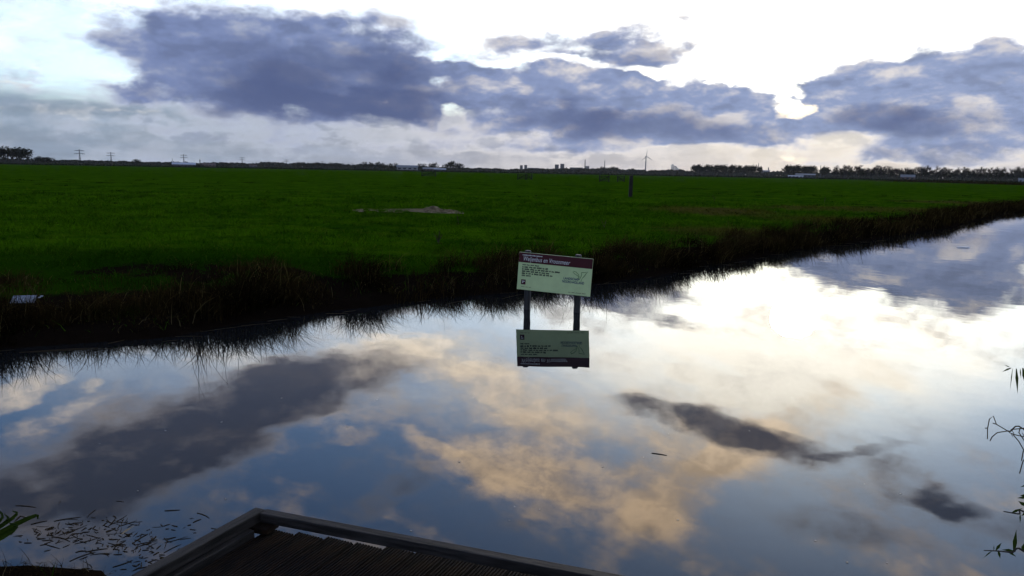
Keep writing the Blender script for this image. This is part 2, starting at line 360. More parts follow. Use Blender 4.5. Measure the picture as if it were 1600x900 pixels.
def grass_color(t, island=True):
    g = t.node('ShaderNodeNewGeometry'); p = g.outputs['Position']
    n1 = t.noise(t.vmath('MULTIPLY', p, (1, 1, 0)), 0.32, 4, 0.6)
    n2 = t.noise(t.vmath('MULTIPLY', p, (0.6, 1, 0)), 1.7, 4, 0.65)
    n3 = t.noise(t.vmath('MULTIPLY', p, (1, 0.35, 0)), 0.06, 3, 0.5)
    c = t.mix(t.step(n1, 0.3, 0.7), (0.014, 0.048, 0.0010), (0.036, 0.090, 0.0014))
    c = t.mix(t.math('MULTIPLY', t.step(n2, 0.45, 0.75), 0.55), c, (0.058, 0.095, 0.004))
    c = t.mix(t.math('MULTIPLY', t.step(t.noise(t.vmath('MULTIPLY', p, (0.5, 1, 0)), 0.9, 5, 0.75), 0.50, 0.64), 0.8), c, (0.006, 0.022, 0.001))  # shade of small hollows in the turf, put into the colour as dark patches
    dk = t.vmath('MULTIPLY', t.vmath('SUBTRACT', p, (-6.5, 12.6, 0.3)), (0.13, 0.24, 0))    # darker sward near the low bank
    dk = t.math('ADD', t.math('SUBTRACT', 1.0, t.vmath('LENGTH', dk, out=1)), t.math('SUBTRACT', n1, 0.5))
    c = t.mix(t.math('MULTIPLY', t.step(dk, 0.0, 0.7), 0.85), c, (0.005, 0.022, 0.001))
    # worn brownish ground east of the sign and a few faint ones elsewhere
    q = t.vmath('MULTIPLY', t.vmath('SUBTRACT', p, (9.2, 36.0, 0.3)), (0.24, 0.15, 0))
    spot = t.math('SUBTRACT', 1.0, t.vmath('LENGTH', q, out=1))
    q2 = t.vmath('MULTIPLY', t.vmath('SUBTRACT', p, (17.5, 41.0, 0.3)), (0.16, 0.2, 0))
    spot = t.math('MAXIMUM', spot, t.math('SUBTRACT', 1.0, t.vmath('LENGTH', q2, out=1)))
    for (bx, by, k) in ((6.5, 23.0, 0.20), (12.5, 30.0, 0.16), (22.0, 41.0, 0.11), (33.0, 56.0, 0.09)):   # and along the bank further on
        q3 = t.vmath('MULTIPLY', t.vmath('SUBTRACT', p, (bx, by, 0.3)), (k, k, 0))
        spot = t.math('MAXIMUM', spot, t.math('SUBTRACT', 0.72, t.vmath('LENGTH', q3, out=1)))
    br = t.math('ADD', t.math('MULTIPLY', t.math('MAXIMUM', spot, 0.0), 1.3), t.math('SUBTRACT', n2, 0.62))
    c = t.mix(t.math('MULTIPLY', t.step(br, 0.0, 0.7), 0.8), c, (0.060, 0.044, 0.012))
    c = t.mix(t.math('MULTIPLY', t.step(n3, 0.5, 0.7), 0.35), c, (0.036, 0.085, 0.002))
    if island:
        r = g.outputs['Random Per Island']
        c = t.mix(t.step(r, 0.0, 1.0, kind='LINEAR'), t.vmath('SCALE', c, 0.4), t.vmath('SCALE', c, 1.9))
        c = t.mix(t.step(r, 0.975, 0.985, 0.0, 0.6), c, (0.10, 0.09, 0.03))
    return c
def dead_color(t):
    g = t.node('ShaderNodeNewGeometry'); p = g.outputs['Position']; r = g.outputs['Random Per Island']
    n = t.noise(p, 0.9, 3, 0.6)
    c = t.mix(t.step(n, 0.35, 0.65), (0.010, 0.0065, 0.003), (0.036, 0.023, 0.009))
    c = t.mix(t.step(r, 0.0, 1.0, kind='LINEAR'), t.vmath('SCALE', c, 0.25), t.vmath('SCALE', c, 1.5))
    c = t.mix(t.step(r, 0.93, 0.96, 0.0, 0.8), c, (0.13, 0.10, 0.05))
    return t.mix(t.step(n, 0.6, 0.75, 0.0, 0.5), c, (0.016, 0.036, 0.003))
M = {}
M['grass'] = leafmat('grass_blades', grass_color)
M['dead'] = leafmat('dead_grass', dead_color, 0.22)
M['reedleaf'] = leafmat('reed_leaf', lambda t: t.mix(t.noise(None, 8.0), (0.015, 0.028, 0.006), (0.035, 0.055, 0.012)), 0.25)
M['dryleaf'] = leafmat('dry_leaf', lambda t: t.mix(t.noise(None, 8.0), (0.03, 0.022, 0.012), (0.07, 0.05, 0.03)), 0.15)
M['foliage'] = leafmat('foliage', lambda t: t.mix(t.step(t.node('ShaderNodeNewGeometry').outputs['Random Per Island'], 0, 1), (0.009, 0.013, 0.007), (0.026, 0.031, 0.016)), 0.1)
M['twigs'] = leafmat('twigs', lambda t: t.mix(t.step(t.node('ShaderNodeNewGeometry').outputs['Random Per Island'], 0, 1), (0.03, 0.024, 0.02), (0.07, 0.055, 0.042)), 0.0)
M['rush'] = leafmat('rush_tuft', lambda t: t.mix(t.step(t.node('ShaderNodeNewGeometry').outputs['Random Per Island'], 0, 1), (0.006, 0.016, 0.002), (0.024, 0.036, 0.005)), 0.2)
M['bark'] = mat('bark', (0.045, 0.036, 0.028), vary=0.4, scale=4)
M['wood'] = mat('weathered_timber', (0.034, 0.030, 0.025), 0.8, 0.2, color2=(0.012, 0.010, 0.008), scale=5.0, stretch=(8, 8, 0.7), bump=0.5, bscale=9)
M['wetpost'] = mat('wet_timber', (0.05, 0.045, 0.042), 0.55, 0.4, color2=(0.014, 0.012, 0.011), scale=5.0, stretch=(8, 8, 0.7), bump=0.5, bscale=9)
M['rail'] = mat('rail_timber', (0.038, 0.033, 0.030), 0.7, 0.18, color2=(0.009, 0.0075, 0.0065), scale=7.0, stretch=(0.6, 6, 6), bump=0.6, bscale=16)
M['rail2'] = mat('rail_timber_along', (0.040, 0.033, 0.027), 0.7, 0.18, color2=(0.010, 0.008, 0.006), scale=7.0, stretch=(6, 0.6, 6), bump=0.6, bscale=16)
M['deck'] = mat('deck_timber', (0.024, 0.012, 0.005), 0.8, 0.12, color2=(0.002, 0.0015, 0.001), scale=5.0, stretch=(7, 0.9, 7), bump=0.6, bscale=14)
M['soil'] = mat('peat_soil', (0.022, 0.015, 0.010), 0.9, 0.15, vary=0.5, scale=3, bump=0.8, bscale=14, coords='Position')
M['straw'] = leafmat('straw', lambda t: t.mix(t.step(t.node('ShaderNodeNewGeometry').outputs['Random Per Island'], 0, 1), (0.14, 0.10, 0.055), (0.36, 0.29, 0.18)), 0.1)
M['steel'] = mat('galvanised_steel', (0.13, 0.135, 0.14), 0.5, 0.5, vary=0.2, scale=0.4)
M['whitesheet'] = mat('white_sheet', (0.34, 0.38, 0.44), 0.5, 0.4, vary=0.35, scale=9, bump=0.2)
M['foam'] = mat('foam', (0.8, 0.8, 0.8), 0.6, 0.3, vary=0.05)
M['concrete'] = mat('concrete', (0.26, 0.26, 0.26), 0.85, 0.2, vary=0.15, scale=0.1)
M['brick'] = mat('brickwork', (0.15, 0.10, 0.08), 0.85, 0.2, vary=0.2, scale=0.2)
M['darkwall'] = mat('dark_cladding', (0.07, 0.075, 0.085), 0.8, 0.2, vary=0.2, scale=0.1)
M['whitewall'] = mat('white_cladding', (0.42, 0.45, 0.50), 0.7, 0.3, vary=0.06, scale=0.1)
M['roof'] = mat('roof_tiles', (0.10, 0.07, 0.06), 0.8, 0.2, vary=0.2, scale=0.3)
M['glass'] = mat('window_glass', (0.03, 0.035, 0.045), 0.1, 0.5, vary=0.1)
M['turbine'] = mat('turbine_paint', (0.24, 0.245, 0.26), 0.5, 0.3, vary=0.05, scale=0.05)
M['panel'] = mat('sign_panel', (0.62, 0.75, 0.36), 0.45, 0.4, vary=0.06, scale=3.5)
M['maroon'] = mat('sign_maroon', (0.062, 0.001, 0.006), 0.45, 0.4, vary=0.12, scale=5)
M['ink'] = mat('sign_ink', (0.02, 0.022, 0.02), 0.5, 0.3, vary=0.1)
M['lightink'] = mat('sign_light_ink', (0.75, 0.74, 0.70), 0.5, 0.3, vary=0.05)
M['blueink'] = mat('sign_blue_ink', (0.02, 0.06, 0.14), 0.5, 0.3, vary=0.1)
M['greenink'] = mat('sign_green_ink', (0.07, 0.22, 0.07), 0.5, 0.3, vary=0.1)

# ground: pasture with peat showing on the bank
def ground_mat():
    m = bpy.data.materials.new('pasture'); m.use_nodes = True; t = NT(m.node_tree); b = m.node_tree.nodes['Principled BSDF']
    b.inputs['Roughness'].default_value = 1.0; b.inputs['Specular IOR Level'].default_value = 0.0
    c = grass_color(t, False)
    at = t.node('ShaderNodeAttribute', attribute_name='bare').outputs['Fac']
    p = t.node('ShaderNodeNewGeometry').outputs['Position']
    n = t.noise(p, 5.0, 5, 0.65)
    k = t.step(t.math('ADD', at, t.math('MULTIPLY', t.math('SUBTRACT', n, 0.5), 0.7)), 0.35, 0.65)
    c = t.mix(k, c, t.mix(n, (0.0035, 0.0025, 0.002), (0.012, 0.008, 0.005)))
    sp = t.node('ShaderNodeSeparateXYZ'); t.put(sp.inputs[0], p)
    dist = t.vmath('LENGTH', p, out=1)
    nn = t.noise(t.vmath('MULTIPLY', p, (0.3, 1, 0)), 0.012, 3, 0.5)
    far = t.step(t.math('ADD', dist, t.math('MULTIPLY', nn, 260.0)), 640.0, 760.0)
    c = t.mix(far, c, t.mix(nn, (0.024, 0.030, 0.012), (0.016, 0.042, 0.006)))
    t.put(b.inputs['Base Color'], c)
    bn = t.node('ShaderNodeBump'); bn.inputs['Strength'].default_value = 0.7; bn.inputs['Distance'].default_value = 0.05
    t.put(bn.inputs['Height'], n); t.l.new(bn.outputs[0], b.inputs['Normal'])
    return m
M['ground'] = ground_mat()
def water_mat():
    m = bpy.data.materials.new('still_water'); m.use_nodes = True; t = NT(m.node_tree); b = m.node_tree.nodes['Principled BSDF']
    b.inputs['Base Color'].default_value = (0.010, 0.011, 0.011, 1); b.inputs['Roughness'].default_value = 0.0; b.inputs['IOR'].default_value = 1.42
    p = t.node('ShaderNodeNewGeometry').outputs['Position']
    a = t.noise(t.vmath('MULTIPLY', p, (1, 0.7, 1)), 0.9, 3, 0.5)
    f = t.noise(t.vmath('MULTIPLY', p, (1, 2.5, 1)), 9.0, 2, 0.5)
    patch = t.step(t.noise(p, 0.35, 3, 0.6), 0.56, 0.72)        # cat's-paws
    h = t.math('ADD', t.math('MULTIPLY', a, 0.9), t.math('MULTIPLY', t.math('MULTIPLY', f, patch), 0.035))
    bn = t.node('ShaderNodeBump'); bn.inputs['Strength'].default_value = 1.0; bn.inputs['Distance'].default_value = 0.003
    t.put(bn.inputs['Height'], h); t.l.new(bn.outputs[0], b.inputs['Normal'])
    return m
M['water'] = water_mat()

# ------------------------------------------------------------------ land and water
NV = np.array([-0.552, 0.834]); MV = np.array([0.834, 0.552])          # across and along the ditch
FAR = np.array([(-6000, -3600), (-60, -22), (-14, 3.8), (-8.2, 7.0), (-5.5, 8.2), (-4.15, 8.96), (-3.25, 10.3), (-1.9, 11.3), (-0.69, 12.25), (0.67, 13.3), (2.5, 15.0), (4.25, 17.0),
                (6.5, 19.7), (9.4, 22.8), (12.5, 26.1), (17.9, 32.0), (28.8, 46.0), (34.8, 52.5), (60, 78), (300, 300), (6000, 5500)], float)
NEAR = np.array([(-6000, -3640), (-60, -40), (-12, -4.6), (-4.2, 2.3), (-2.7, 3.72), (-2.05, 3.66), (-1.3, 2.9), (0.6, 1.0), (2.2, 1.3), (3.6, 2.9), (5.2, 5.3), (8.2, 9.3), (15, 17), (42, 45), (80, 79), (300, 272), (6000, 5440)], float)
fq, ft = FAR @ MV, FAR @ NV; nq, nt = NEAR @ MV, NEAR @ NV
def coords(x, y):
    q = x * MV[0] + y * MV[1]; tt = x * NV[0] + y * NV[1]
    j = 0.22 * (vnoise(q * 1.3, q * 0 + 3.3) - 0.5) + 0.5 * (vnoise(q * 0.4, q * 0 + 8.8) - 0.5)
    return q, tt - np.interp(q, fq, ft) - j, np.interp(q, nq, nt) + 0.6 * j - tt
def bank_width(q):
    return np.interp(q, [-12, -4, 1.5, 3, 30, 60], [3.4, 3.4, 2.8, 1.5, 1.6, 1.6])
def zfield(x, y):
    q, t, _ = coords(x, y); w = bank_width(q)
    lip = 0.12 * smooth(t, -0.05, 0.25) + 0.20 * smooth(t, 0.1, w)
    z = np.where(t < 0, 0.5 * np.maximum(t, -0.8), lip)
    near = smooth(400 - np.hypot(x, y), 0, 300)
    z = z + near * smooth(t, 0.1, 2.0) * (0.10 * (fbm(x * 0.45, y * 0.45) - 0.5) + 0.07 * (fbm(x * 2.1, y * 2.1, 2) - 0.5))
    return z, q, t
def bareness(x, y, q, t):
    w = bank_width(q)
    b = 1.15 - smooth(t, 0.3 * w, 0.95 * w)
    b = b + 1.0 * np.exp(-(((x + 5.0) / 1.7) ** 2 + ((y - 12.2) / 1.0) ** 2)) * (0.35 + 1.3 * smooth(fbm(x * 1.9, y * 2.6 + 3), 0.38, 0.6)) + 0.9 * np.exp(-(((x + 7.9) / 0.8) ** 2 + ((y - 10.9) / 0.6) ** 2)) + 0.5 * (fbm(x * 1.7 + 4, y * 1.7) - 0.5) * (t < 6)      # trodden peat at the top of the bank
    return np.clip(b, 0, 1.3)

def sheet(name, Q, T, zf, m, side=1):
    q, t = np.meshgrid(Q, T, indexing='ij')
    if side > 0: tt = np.interp(q, fq, ft) + t
    else: tt = np.interp(q, nq, nt) - t
    x = q * MV[0] + tt * NV[0]; y = q * MV[1] + tt * NV[1]
    z, qq, ttt = zf(x, y)
    n, k = q.shape; idx = np.arange(n * k).reshape(n, k)
    f = np.stack([idx[:-1, :-1], idx[1:, :-1], idx[1:, 1:], idx[:-1, 1:]], -1).reshape(-1, 4)
    if side < 0: f = f[:, ::-1]
    me = np_mesh(name, np.stack([x, y, z], -1).reshape(-1, 3), f, True)
    a = me.attributes.new('bare', 'FLOAT', 'POINT'); a.data.foreach_set('value', (bareness(x, y, qq, ttt) if side > 0 else 1.3 - 0.9 * smooth(ttt, 0.6, 2.5)).ravel().astype(np.float32))
    o = link(name, me, m); tag(o, kind='structure'); return o
Q = np.concatenate([[-6500, -2000, -600, -200, -80, -40, -25], np.arange(-18, 75, 0.22), [80, 90, 110, 150, 250, 420, 1000, 3000, 7500]])
T = np.concatenate([[-0.9, -0.4, -0.15, 0.0, 0.08, 0.16, 0.25, 0.4], np.arange(0.6, 12, 0.22), np.arange(12, 40, 0.8), [45, 55, 70, 90, 120, 160, 220, 300, 450, 700, 1200, 2500, 5000, 9500]])
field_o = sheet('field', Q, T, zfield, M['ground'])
def znear(x, y):
    q, _, t = coords(x, y)
    z = np.where(t < 0, 0.45 * np.maximum(t, -0.8), 0.25 * smooth(t, 0.0, 1.4)) + smooth(t, 0.1, 1.0) * 0.06 * (fbm(x * 1.4, y * 1.4) - 0.5)
    return z, q, t
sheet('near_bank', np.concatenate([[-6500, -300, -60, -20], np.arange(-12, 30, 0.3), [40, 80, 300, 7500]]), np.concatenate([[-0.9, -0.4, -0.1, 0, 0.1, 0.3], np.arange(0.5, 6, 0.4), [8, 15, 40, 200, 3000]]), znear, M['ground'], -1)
def quad(name, vs, m):
    me = bpy.data.meshes.new(name); me.from_pydata(vs, [], [tuple(range(len(vs)))]); return tag(link(name, me, m), kind='structure')
quad('water', [(-6400, -4500, 0), (7400, -4500, 0), (7400, 9000, 0), (-6400, 9000, 0)], M['water'])

# ------------------------------------------------------------------ grass, dead stems
def blades(x, y, z, h, w, lean, seg, curl=0.5, bias=None, face=None):
    """arrays of bent tapering blades; lean = horizontal throw as a share of height"""
    n = len(x); a = rng.uniform(0, 2 * np.pi, n)
    if bias is not None:                                   # lean mostly towards a direction
        k = rng.random(n) < bias[2]; a[k] = np.arctan2(bias[1], bias[0]) + rng.normal(0, 0.7, k.sum())
    lx, ly = np.cos(a) * lean * h, np.sin(a) * lean * h
    b = rng.uniform(0, 2 * np.pi, n); wx, wy = np.cos(b) * w / 2, np.sin(b) * w / 2
    V = []
    for i in range(seg + 1):
        u = i / seg; e = u ** (1 + curl)
        px, py, pz = x + lx * e, y + ly * e, z + h * (u - 0.35 * curl * lean * u * u)
        if i < seg:
            tw = (1 - 0.65 * u)
            V.append(np.stack([px - wx * tw, py - wy * tw, pz], -1)); V.append(np.stack([px + wx * tw, py + wy * tw, pz], -1))
        else: V.append(np.stack([px, py, pz], -1))
    k = len(V); V = np.stack(V, 1).reshape(-1, 3); base = (np.arange(n) * k)[:, None]
    F = []
    for i in range(seg - 1):
        a0 = 2 * i; F += [[a0, a0 + 1, a0 + 3], [a0, a0 + 3, a0 + 2]]
    F.append([2 * seg - 2, 2 * seg - 1, 2 * seg])
    F = (base[:, None, :] + np.array(F)[None, :, :]).reshape(-1, 3)
    return V, F
def stack(parts):
    V = []; F = []; k = 0
    for v, f in parts: V.append(v); F.append(f + k); k += len(v)
    return np.concatenate(V), np.concatenate(F)
def polar(n, r0, r1, spread=44):
    r = np.sqrt(rng.uniform(r0 * r0, r1 * r1, n)); a = np.radians(rng.uniform(-spread, spread, n))
    return r * np.sin(a), r * np.cos(a)
parts = []
for (n, r0, r1, w, h0, h1, seg, ln) in [(160000, 8, 17, 0.007, 0.035, 0.10, 2, 1.1), (150000, 17, 34, 0.014, 0.04, 0.11, 2, 1.0), (70000, 34, 62, 0.028, 0.05, 0.13, 1, 0.8)]:
    x, y = polar(n, r0, r1); z, q, t = zfield(x, y)
    cl = fbm(x * 1.1, y * 1.1); cl2 = fbm(x * 3.3 + 9, y * 3.3, 2)
    keep = (rng.random(n) < smooth(68 - np.hypot(x, y), 0, 30)) & (t > 0.12) & (rng.random(n) > np.clip(bareness(x, y, q, t), 0, 0.93)) & (rng.random(n) < np.clip(0.35 + 1.3 * cl, 0, 1))
    x, y, z, cl, cl2 = (v[keep] for v in (x, y, z, cl, cl2)); m = len(x)
    h = rng.uniform(h0, h1, m) * (0.45 + 1.5 * smooth(cl * 0.6 + cl2 * 0.4, 0.35, 0.68))
    parts.append(blades(x, y, z - 0.01, h, w * rng.uniform(0.6, 1.4, m), ln * rng.uniform(0.3, 1.3, m), seg))
# tussocks the cattle leave standing
n = 2200; cx, cy = polar(n, 9, 46, 44); cx = np.repeat(cx, 34) ; cy = np.repeat(cy, 34); sz = np.repeat(rng.uniform(0.5, 1.0, n), 34); m = len(cx)
x = cx + rng.normal(0, 0.09, m) * sz; y = cy + rng.normal(0, 0.09, m) * sz; z, q, t = zfield(x, y)
keep = (t > 0.5) & (fbm(x * 0.5 + 5, y * 0.5) > 0.42) & (bareness(x, y, q, t) < 0.6); x, y, z, sz = x[keep], y[keep], z[keep], sz[keep]; m = len(x)
parts.append(blades(x, y, z - 0.01, rng.uniform(0.11, 0.24, m) * sz, rng.uniform(0.006, 0.012, m) * (1 + np.hypot(x, y) / 30), rng.uniform(0.5, 1.6, m), 2))
x, y = polar(2600, 0.5, 8, 180); z, q, t = znear(x, y); keep = (t > 0.1) & (rng.random(len(x)) < 0.6); keep &= (np.hypot(x - 0.6, y - 1) > 1.6)
x, y, z = x[keep], y[keep], z[keep]; m = len(x)
parts.append(blades(x, y, z - 0.01, rng.uniform(0.06, 0.2, m), rng.uniform(0.004, 0.008, m), rng.uniform(0.3, 1.2, m), 3))
# short sward on the bit of shore beside the jetty
x = rng.normal(-2.4, 0.35, 900); y = rng.normal(3.5, 0.2, 900); z, q, t = znear(x, y); keep = t > 0.02; x, y, z = x[keep], y[keep], z[keep]; m = len(x)
shore = blades(x, y, z - 0.01, rng.uniform(0.02, 0.08, m), rng.uniform(0.003, 0.006, m), rng.uniform(0.5, 2.0, m), 3)
V, F = stack(parts)
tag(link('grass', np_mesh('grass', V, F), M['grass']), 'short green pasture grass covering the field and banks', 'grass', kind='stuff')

n = 420; cx, cy = polar(n, 14, 95, 42); cx = np.repeat(cx, 30); cy = np.repeat(cy, 30); sz = np.repeat(rng.uniform(0.5, 1.2, n), 30); m = len(cx)
x = cx + rng.normal(0, 0.16, m) * sz * (1 + np.hypot(cx, cy) / 60); y = cy + rng.normal(0, 0.1, m) * sz; z, q, t = zfield(x, y)
keep = (t > 1.2) & (np.repeat(fbm(cx[::30] * 0.25 + 2, cy[::30] * 0.25), 30) > 0.45); x, y, z, sz = x[keep], y[keep], z[keep], sz[keep]; m = len(x)
V, F = blades(x, y, z - 0.01, rng.uniform(0.07, 0.17, m) * sz, rng.uniform(0.008, 0.014, m) * (1 + np.hypot(x, y) / 25), rng.uniform(0.3, 1.3, m), 2)
tag(link('rush_tufts', np_mesh('rush_tufts', V, F), M['rush']), 'small dark rush tufts dotted over the pasture', 'rushes', kind='stuff')

# dead grass and sedge hanging over the water along the far bank
parts = [shore]
def fringe(n, q0, q1, t0, t1, h0, h1, w, lean, bias, seg=3, cluster=2.0, thr=0.45):
    q = rng.uniform(q0, q1, n); t = rng.uniform(t0, t1, n) ** 1.0
    tt = np.interp(q, fq, ft) + t
    x = q * MV[0] + tt * NV[0]; y = q * MV[1] + tt * NV[1]
    z, qq, t2 = zfield(x, y)
    d = fbm(q * cluster, t * 1.3 + 4.0)
    keep = (rng.random(n) < smooth(d, thr - 0.22, thr + 0.18)) & (t2 > -0.25)
    x, y, z, d = x[keep], y[keep], z[keep], d[keep]; m = len(x)
    h = rng.uniform(h0, h1, m) * (0.55 + 0.9 * smooth(d, 0.35, 0.75))
    return blades(x, y, np.maximum(z, -0.03) - 0.01, h, w * rng.uniform(0.6, 1.5, m), lean * rng.uniform(0.1, 1.4, m), seg, 0.9, bias)
wat = (-NV[0], -NV[1])
parts.append(fringe(60000, -9, 22, 0.0, 1.5, 0.13, 0.44, 0.008, 1.25, (wat[0], wat[1], 0.5), 3, 1.5, 0.55))
parts.append(fringe(15000, -9, 22, -0.08, 0.4, 0.16, 0.44, 0.010, 1.2, (wat[0], wat[1], 0.7), 3, 1.9, 0.54))
parts.append(fringe(26000, 22, 72, -0.05, 1.6, 0.2, 0.5, 0.014, 0.8, (wat[0], wat[1], 0.4)))
parts.append(fringe(26000, -9, 4, 0.3, 3.4, 0.06, 0.22, 0.006, 1.0, None, 3, 1.2, 0.5))
parts.append(fringe(16000, -9, 4, -0.05, 1.2, 0.10, 0.30, 0.006, 1.0, (wat[0], wat[1], 0.5), 3, 1.6, 0.42))
parts.append(fringe(9000, -9, 4, -0.1, 1.6, 0.03, 0.10, 0.010, 2.2, None, 2, 3.0, 0.4))
parts.append(fringe(260, 1.5, 22, -0.1, 0.25, 0.45, 0.72, 0.007, 0.5, (wat[0], wat[1], 0.5), 4, 2.0, 0.4))
V, F = stack(parts)
tag(link('dead_grass', np_mesh('dead_grass', V, F), M['dead']), 'brown dead grass and sedge hanging over the water along the far bank', 'dead grass', kind='stuff')

# stems lying flat on the water at the foot of the far bank, and bits afloat
mb = MB()
def floating(mb, x, y, length, ang, w, z=0.0015, bend=0.1):
    d = Vector((math.cos(ang), math.sin(ang), 0)); n = Vector((-d.y, d.x, 0)); pts = []
    for i in range(4):
        u = i / 3 - 0.5; p = Vector((x, y, z)) + d * (length * u) + n * (bend * length * (0.25 - u * u)); pts.append(p)
    mb.tube(pts, [w * 0.4, w * 0.5, w * 0.45, w * 0.2], 4)
for k in range(70):
    q = random.uniform(-3, 24); t = random.uniform(-0.45, 0.05); tt = np.interp(q, fq, ft) + t
    floating(mb, q * MV[0] + tt * NV[0], q * MV[1] + tt * NV[1], random.uniform(0.15, 0.8), math.atan2(MV[1], MV[0]) + random.gauss(0, 0.35), random.uniform(0.006, 0.014))
for k in range(85):                                       # drift against the near shore by the jetty
    x = random.gauss(-2.15, 0.33); y = 3.98 + random.gauss(0, 0.16) - 0.22 * (x + 2.15)
    floating(mb, x, y, random.uniform(0.03, 0.14), random.gauss(-0.15, 0.8), random.uniform(0.002, 0.006), bend=random.uniform(-0.3, 0.3))
for k in range(240):                                       # fine mats of broken bits gathered in the corner
    c = random.choice([(-2.35, 3.93, 0.16, 0.05), (-2.0, 3.82, 0.14, 0.05), (-1.75, 3.66, 0.1, 0.06), (-2.2, 4.02, 0.25, 0.07)])
    floating(mb, random.gauss(c[0], c[2]), random.gauss(c[1], c[3]), random.uniform(0.008, 0.05), random.uniform(0, 6.28), random.uniform(0.002, 0.006), bend=random.uniform(-0.4, 0.4))
tag(mb.build('floating_reed_litter', M['dryleaf']), 'thin dead reed stems adrift on the water along both shores', 'reed litter', kind='stuff')
mb = MB()
for k in range(170):
    a = R(random.uniform(-36, 38)); r = 3.6 + 24 * random.random() ** 1.4; x, y = r * math.sin(a), r * math.cos(a)
    q, tf, tn = coords(np.array([x]), np.array([y]))
    if tf[0] > -0.3 or tn[0] > -0.2: continue
    s = random.uniform(0.003, 0.008) * (1 + r / 14); b = random.uniform(0, 6.28); e = random.uniform(0.25, 0.8)
    c, sn = math.cos(b), math.sin(b)
    pts = [(1, 0), (0.3, e), (-0.9, 0.35 * e), (-0.5, -0.7 * e), (0.4, -e)]
    mb.add([(x + s * (c * u - sn * v), y + s * (sn * u + c * v), 0.002) for u, v in pts], [(0, 1, 2, 3, 4)])
M['bits'] = mat('floating_bits', (0.42, 0.40, 0.36), 0.6, 0.4, color2=(0.12, 0.11, 0.09), scale=3, coords='Position')
tag(mb.build('floating_specks', M['bits']), 'small pale leaf bits and specks scattered over the water', 'floating specks', kind='stuff')
mb = MB(); floating(mb, 1.082, 5.334, 0.11, R(-22), 0.009, bend=0.15)
tag(mb.build('floating_twig', M['bark']), 'short dark twig floating alone on the bright water in front of the sign', 'twig')
mb = MB(); mb.leaf((-2.094, 3.946, 0.012), (0.25, 1, 0.05), 0.10, 0.022, 5, 0.0)
tag(mb.build('floating_leaf', M['straw']), 'pale narrow leaf afloat beside the drifting stems near the jetty', 'leaf')
mb = MB()
s0 = Vector((13.285, 22.781, 0.0)); pr = [(0.22, 0.0), (0.15, 0.05), (0.02, 0.07), (-0.14, 0.05), (-0.22, 0.0), (-0.14, -0.05), (0.02, -0.07), (0.15, -0.05)]
mb.add([(s0.x + u, s0.y + v, 0.006) for u, v in pr] + [(s0.x + u * 0.7, s0.y + v * 0.7, 0.03) for u, v in pr], [tuple(range(8, 16))] + [(i, (i + 1) % 8, 8 + (i + 1) % 8, 8 + i) for i in range(8)])
tag(mb.build('floating_foam_patch', M['foam']), 'small white patch floating on the far water at the upper right', 'foam')

# ------------------------------------------------------------------ information sign in the water
sg = empty('information_sign', (0.563, 11.02, 0.0), math.atan2(-0.186, 0.704) * 0.9)
tag(sg, 'pale green information board with maroon header on two posts standing in the water', 'sign')
for sx, top in ((-0.362, 0.865), (0.372, 0.835)):
    mb = MB(); n = 9; prof = [(-0.7, 0.050), (0.0, 0.050), (0.12, 0.047), (0.2, 0.052), (0.5, 0.048), (top - 0.012, 0.047), (top, 0.040)]
    mb.tube([(sx + 0.004 * math.sin(7 * z + sx), 0.062, z) for z, r in prof], [r for z, r in prof], n)
    mb.build('post', M['wetpost'], sg)
bd = empty('board_axis')                                   # removed again below: only used to place the tilted pieces
TILT = Matrix.Rotation(R(3.0), 4, 'Y'); CEN = Vector((0.045, 0.0, 0.545)); BW, BH = 1.075, 0.545
bpy.data.objects.remove(bd)
def onboard(o): o.matrix_local = Matrix.Translation(CEN) @ TILT; return o
mb = MB(); mb.box((0, 0, 0), (BW, 0.016, BH)); board = onboard(mb.build('board', M['panel'], sg, 0.004))
def part(mb, name, m, par): o = mb.build(name, m, par); return o
mb = MB(); mb.box((0, -0.0095, BH / 2 - 0.073), (BW - 0.004, 0.003, 0.142)); part(mb, 'header_band', M['maroon'], board)
def text(name, body, size, loc, m, parent, shear=0.0, spacing=1.0, width=None, bold=0.02):
    cu = bpy.data.curves.new(name, 'FONT'); cu.body = body; cu.size = size; cu.shear = shear; cu.space_character = spacing; cu.extrude = 0.0006; cu.offset = size * bold
    cu.materials.append(m); o = bpy.data.objects.new(name, cu); COL.objects.link(o); o.parent = parent
    o.location = loc; o.rotation_euler = (R(90), 0, 0)
    if width:
        bpy.context.view_layer.update(); o.scale = (width / max(o.dimensions.x, 1e-3), 1, 1)
    me = bpy.data.meshes.new_from_object(o.evaluated_get(bpy.context.evaluated_depsgraph_get()))
    r = bpy.data.objects.new(name, me); COL.objects.link(r); r.parent = parent; r.location = loc; r.rotation_euler = o.rotation_euler; r.scale = o.scale
    bpy.data.objects.remove(o); r.name = name
    return r
text('title_lettering', 'Weijenbus en Vroonmeer', 0.092, (-0.475, -0.0125, BH / 2 - 0.118), M['lightink'], board, 0.22, 1.05, 0.68, 0.002)
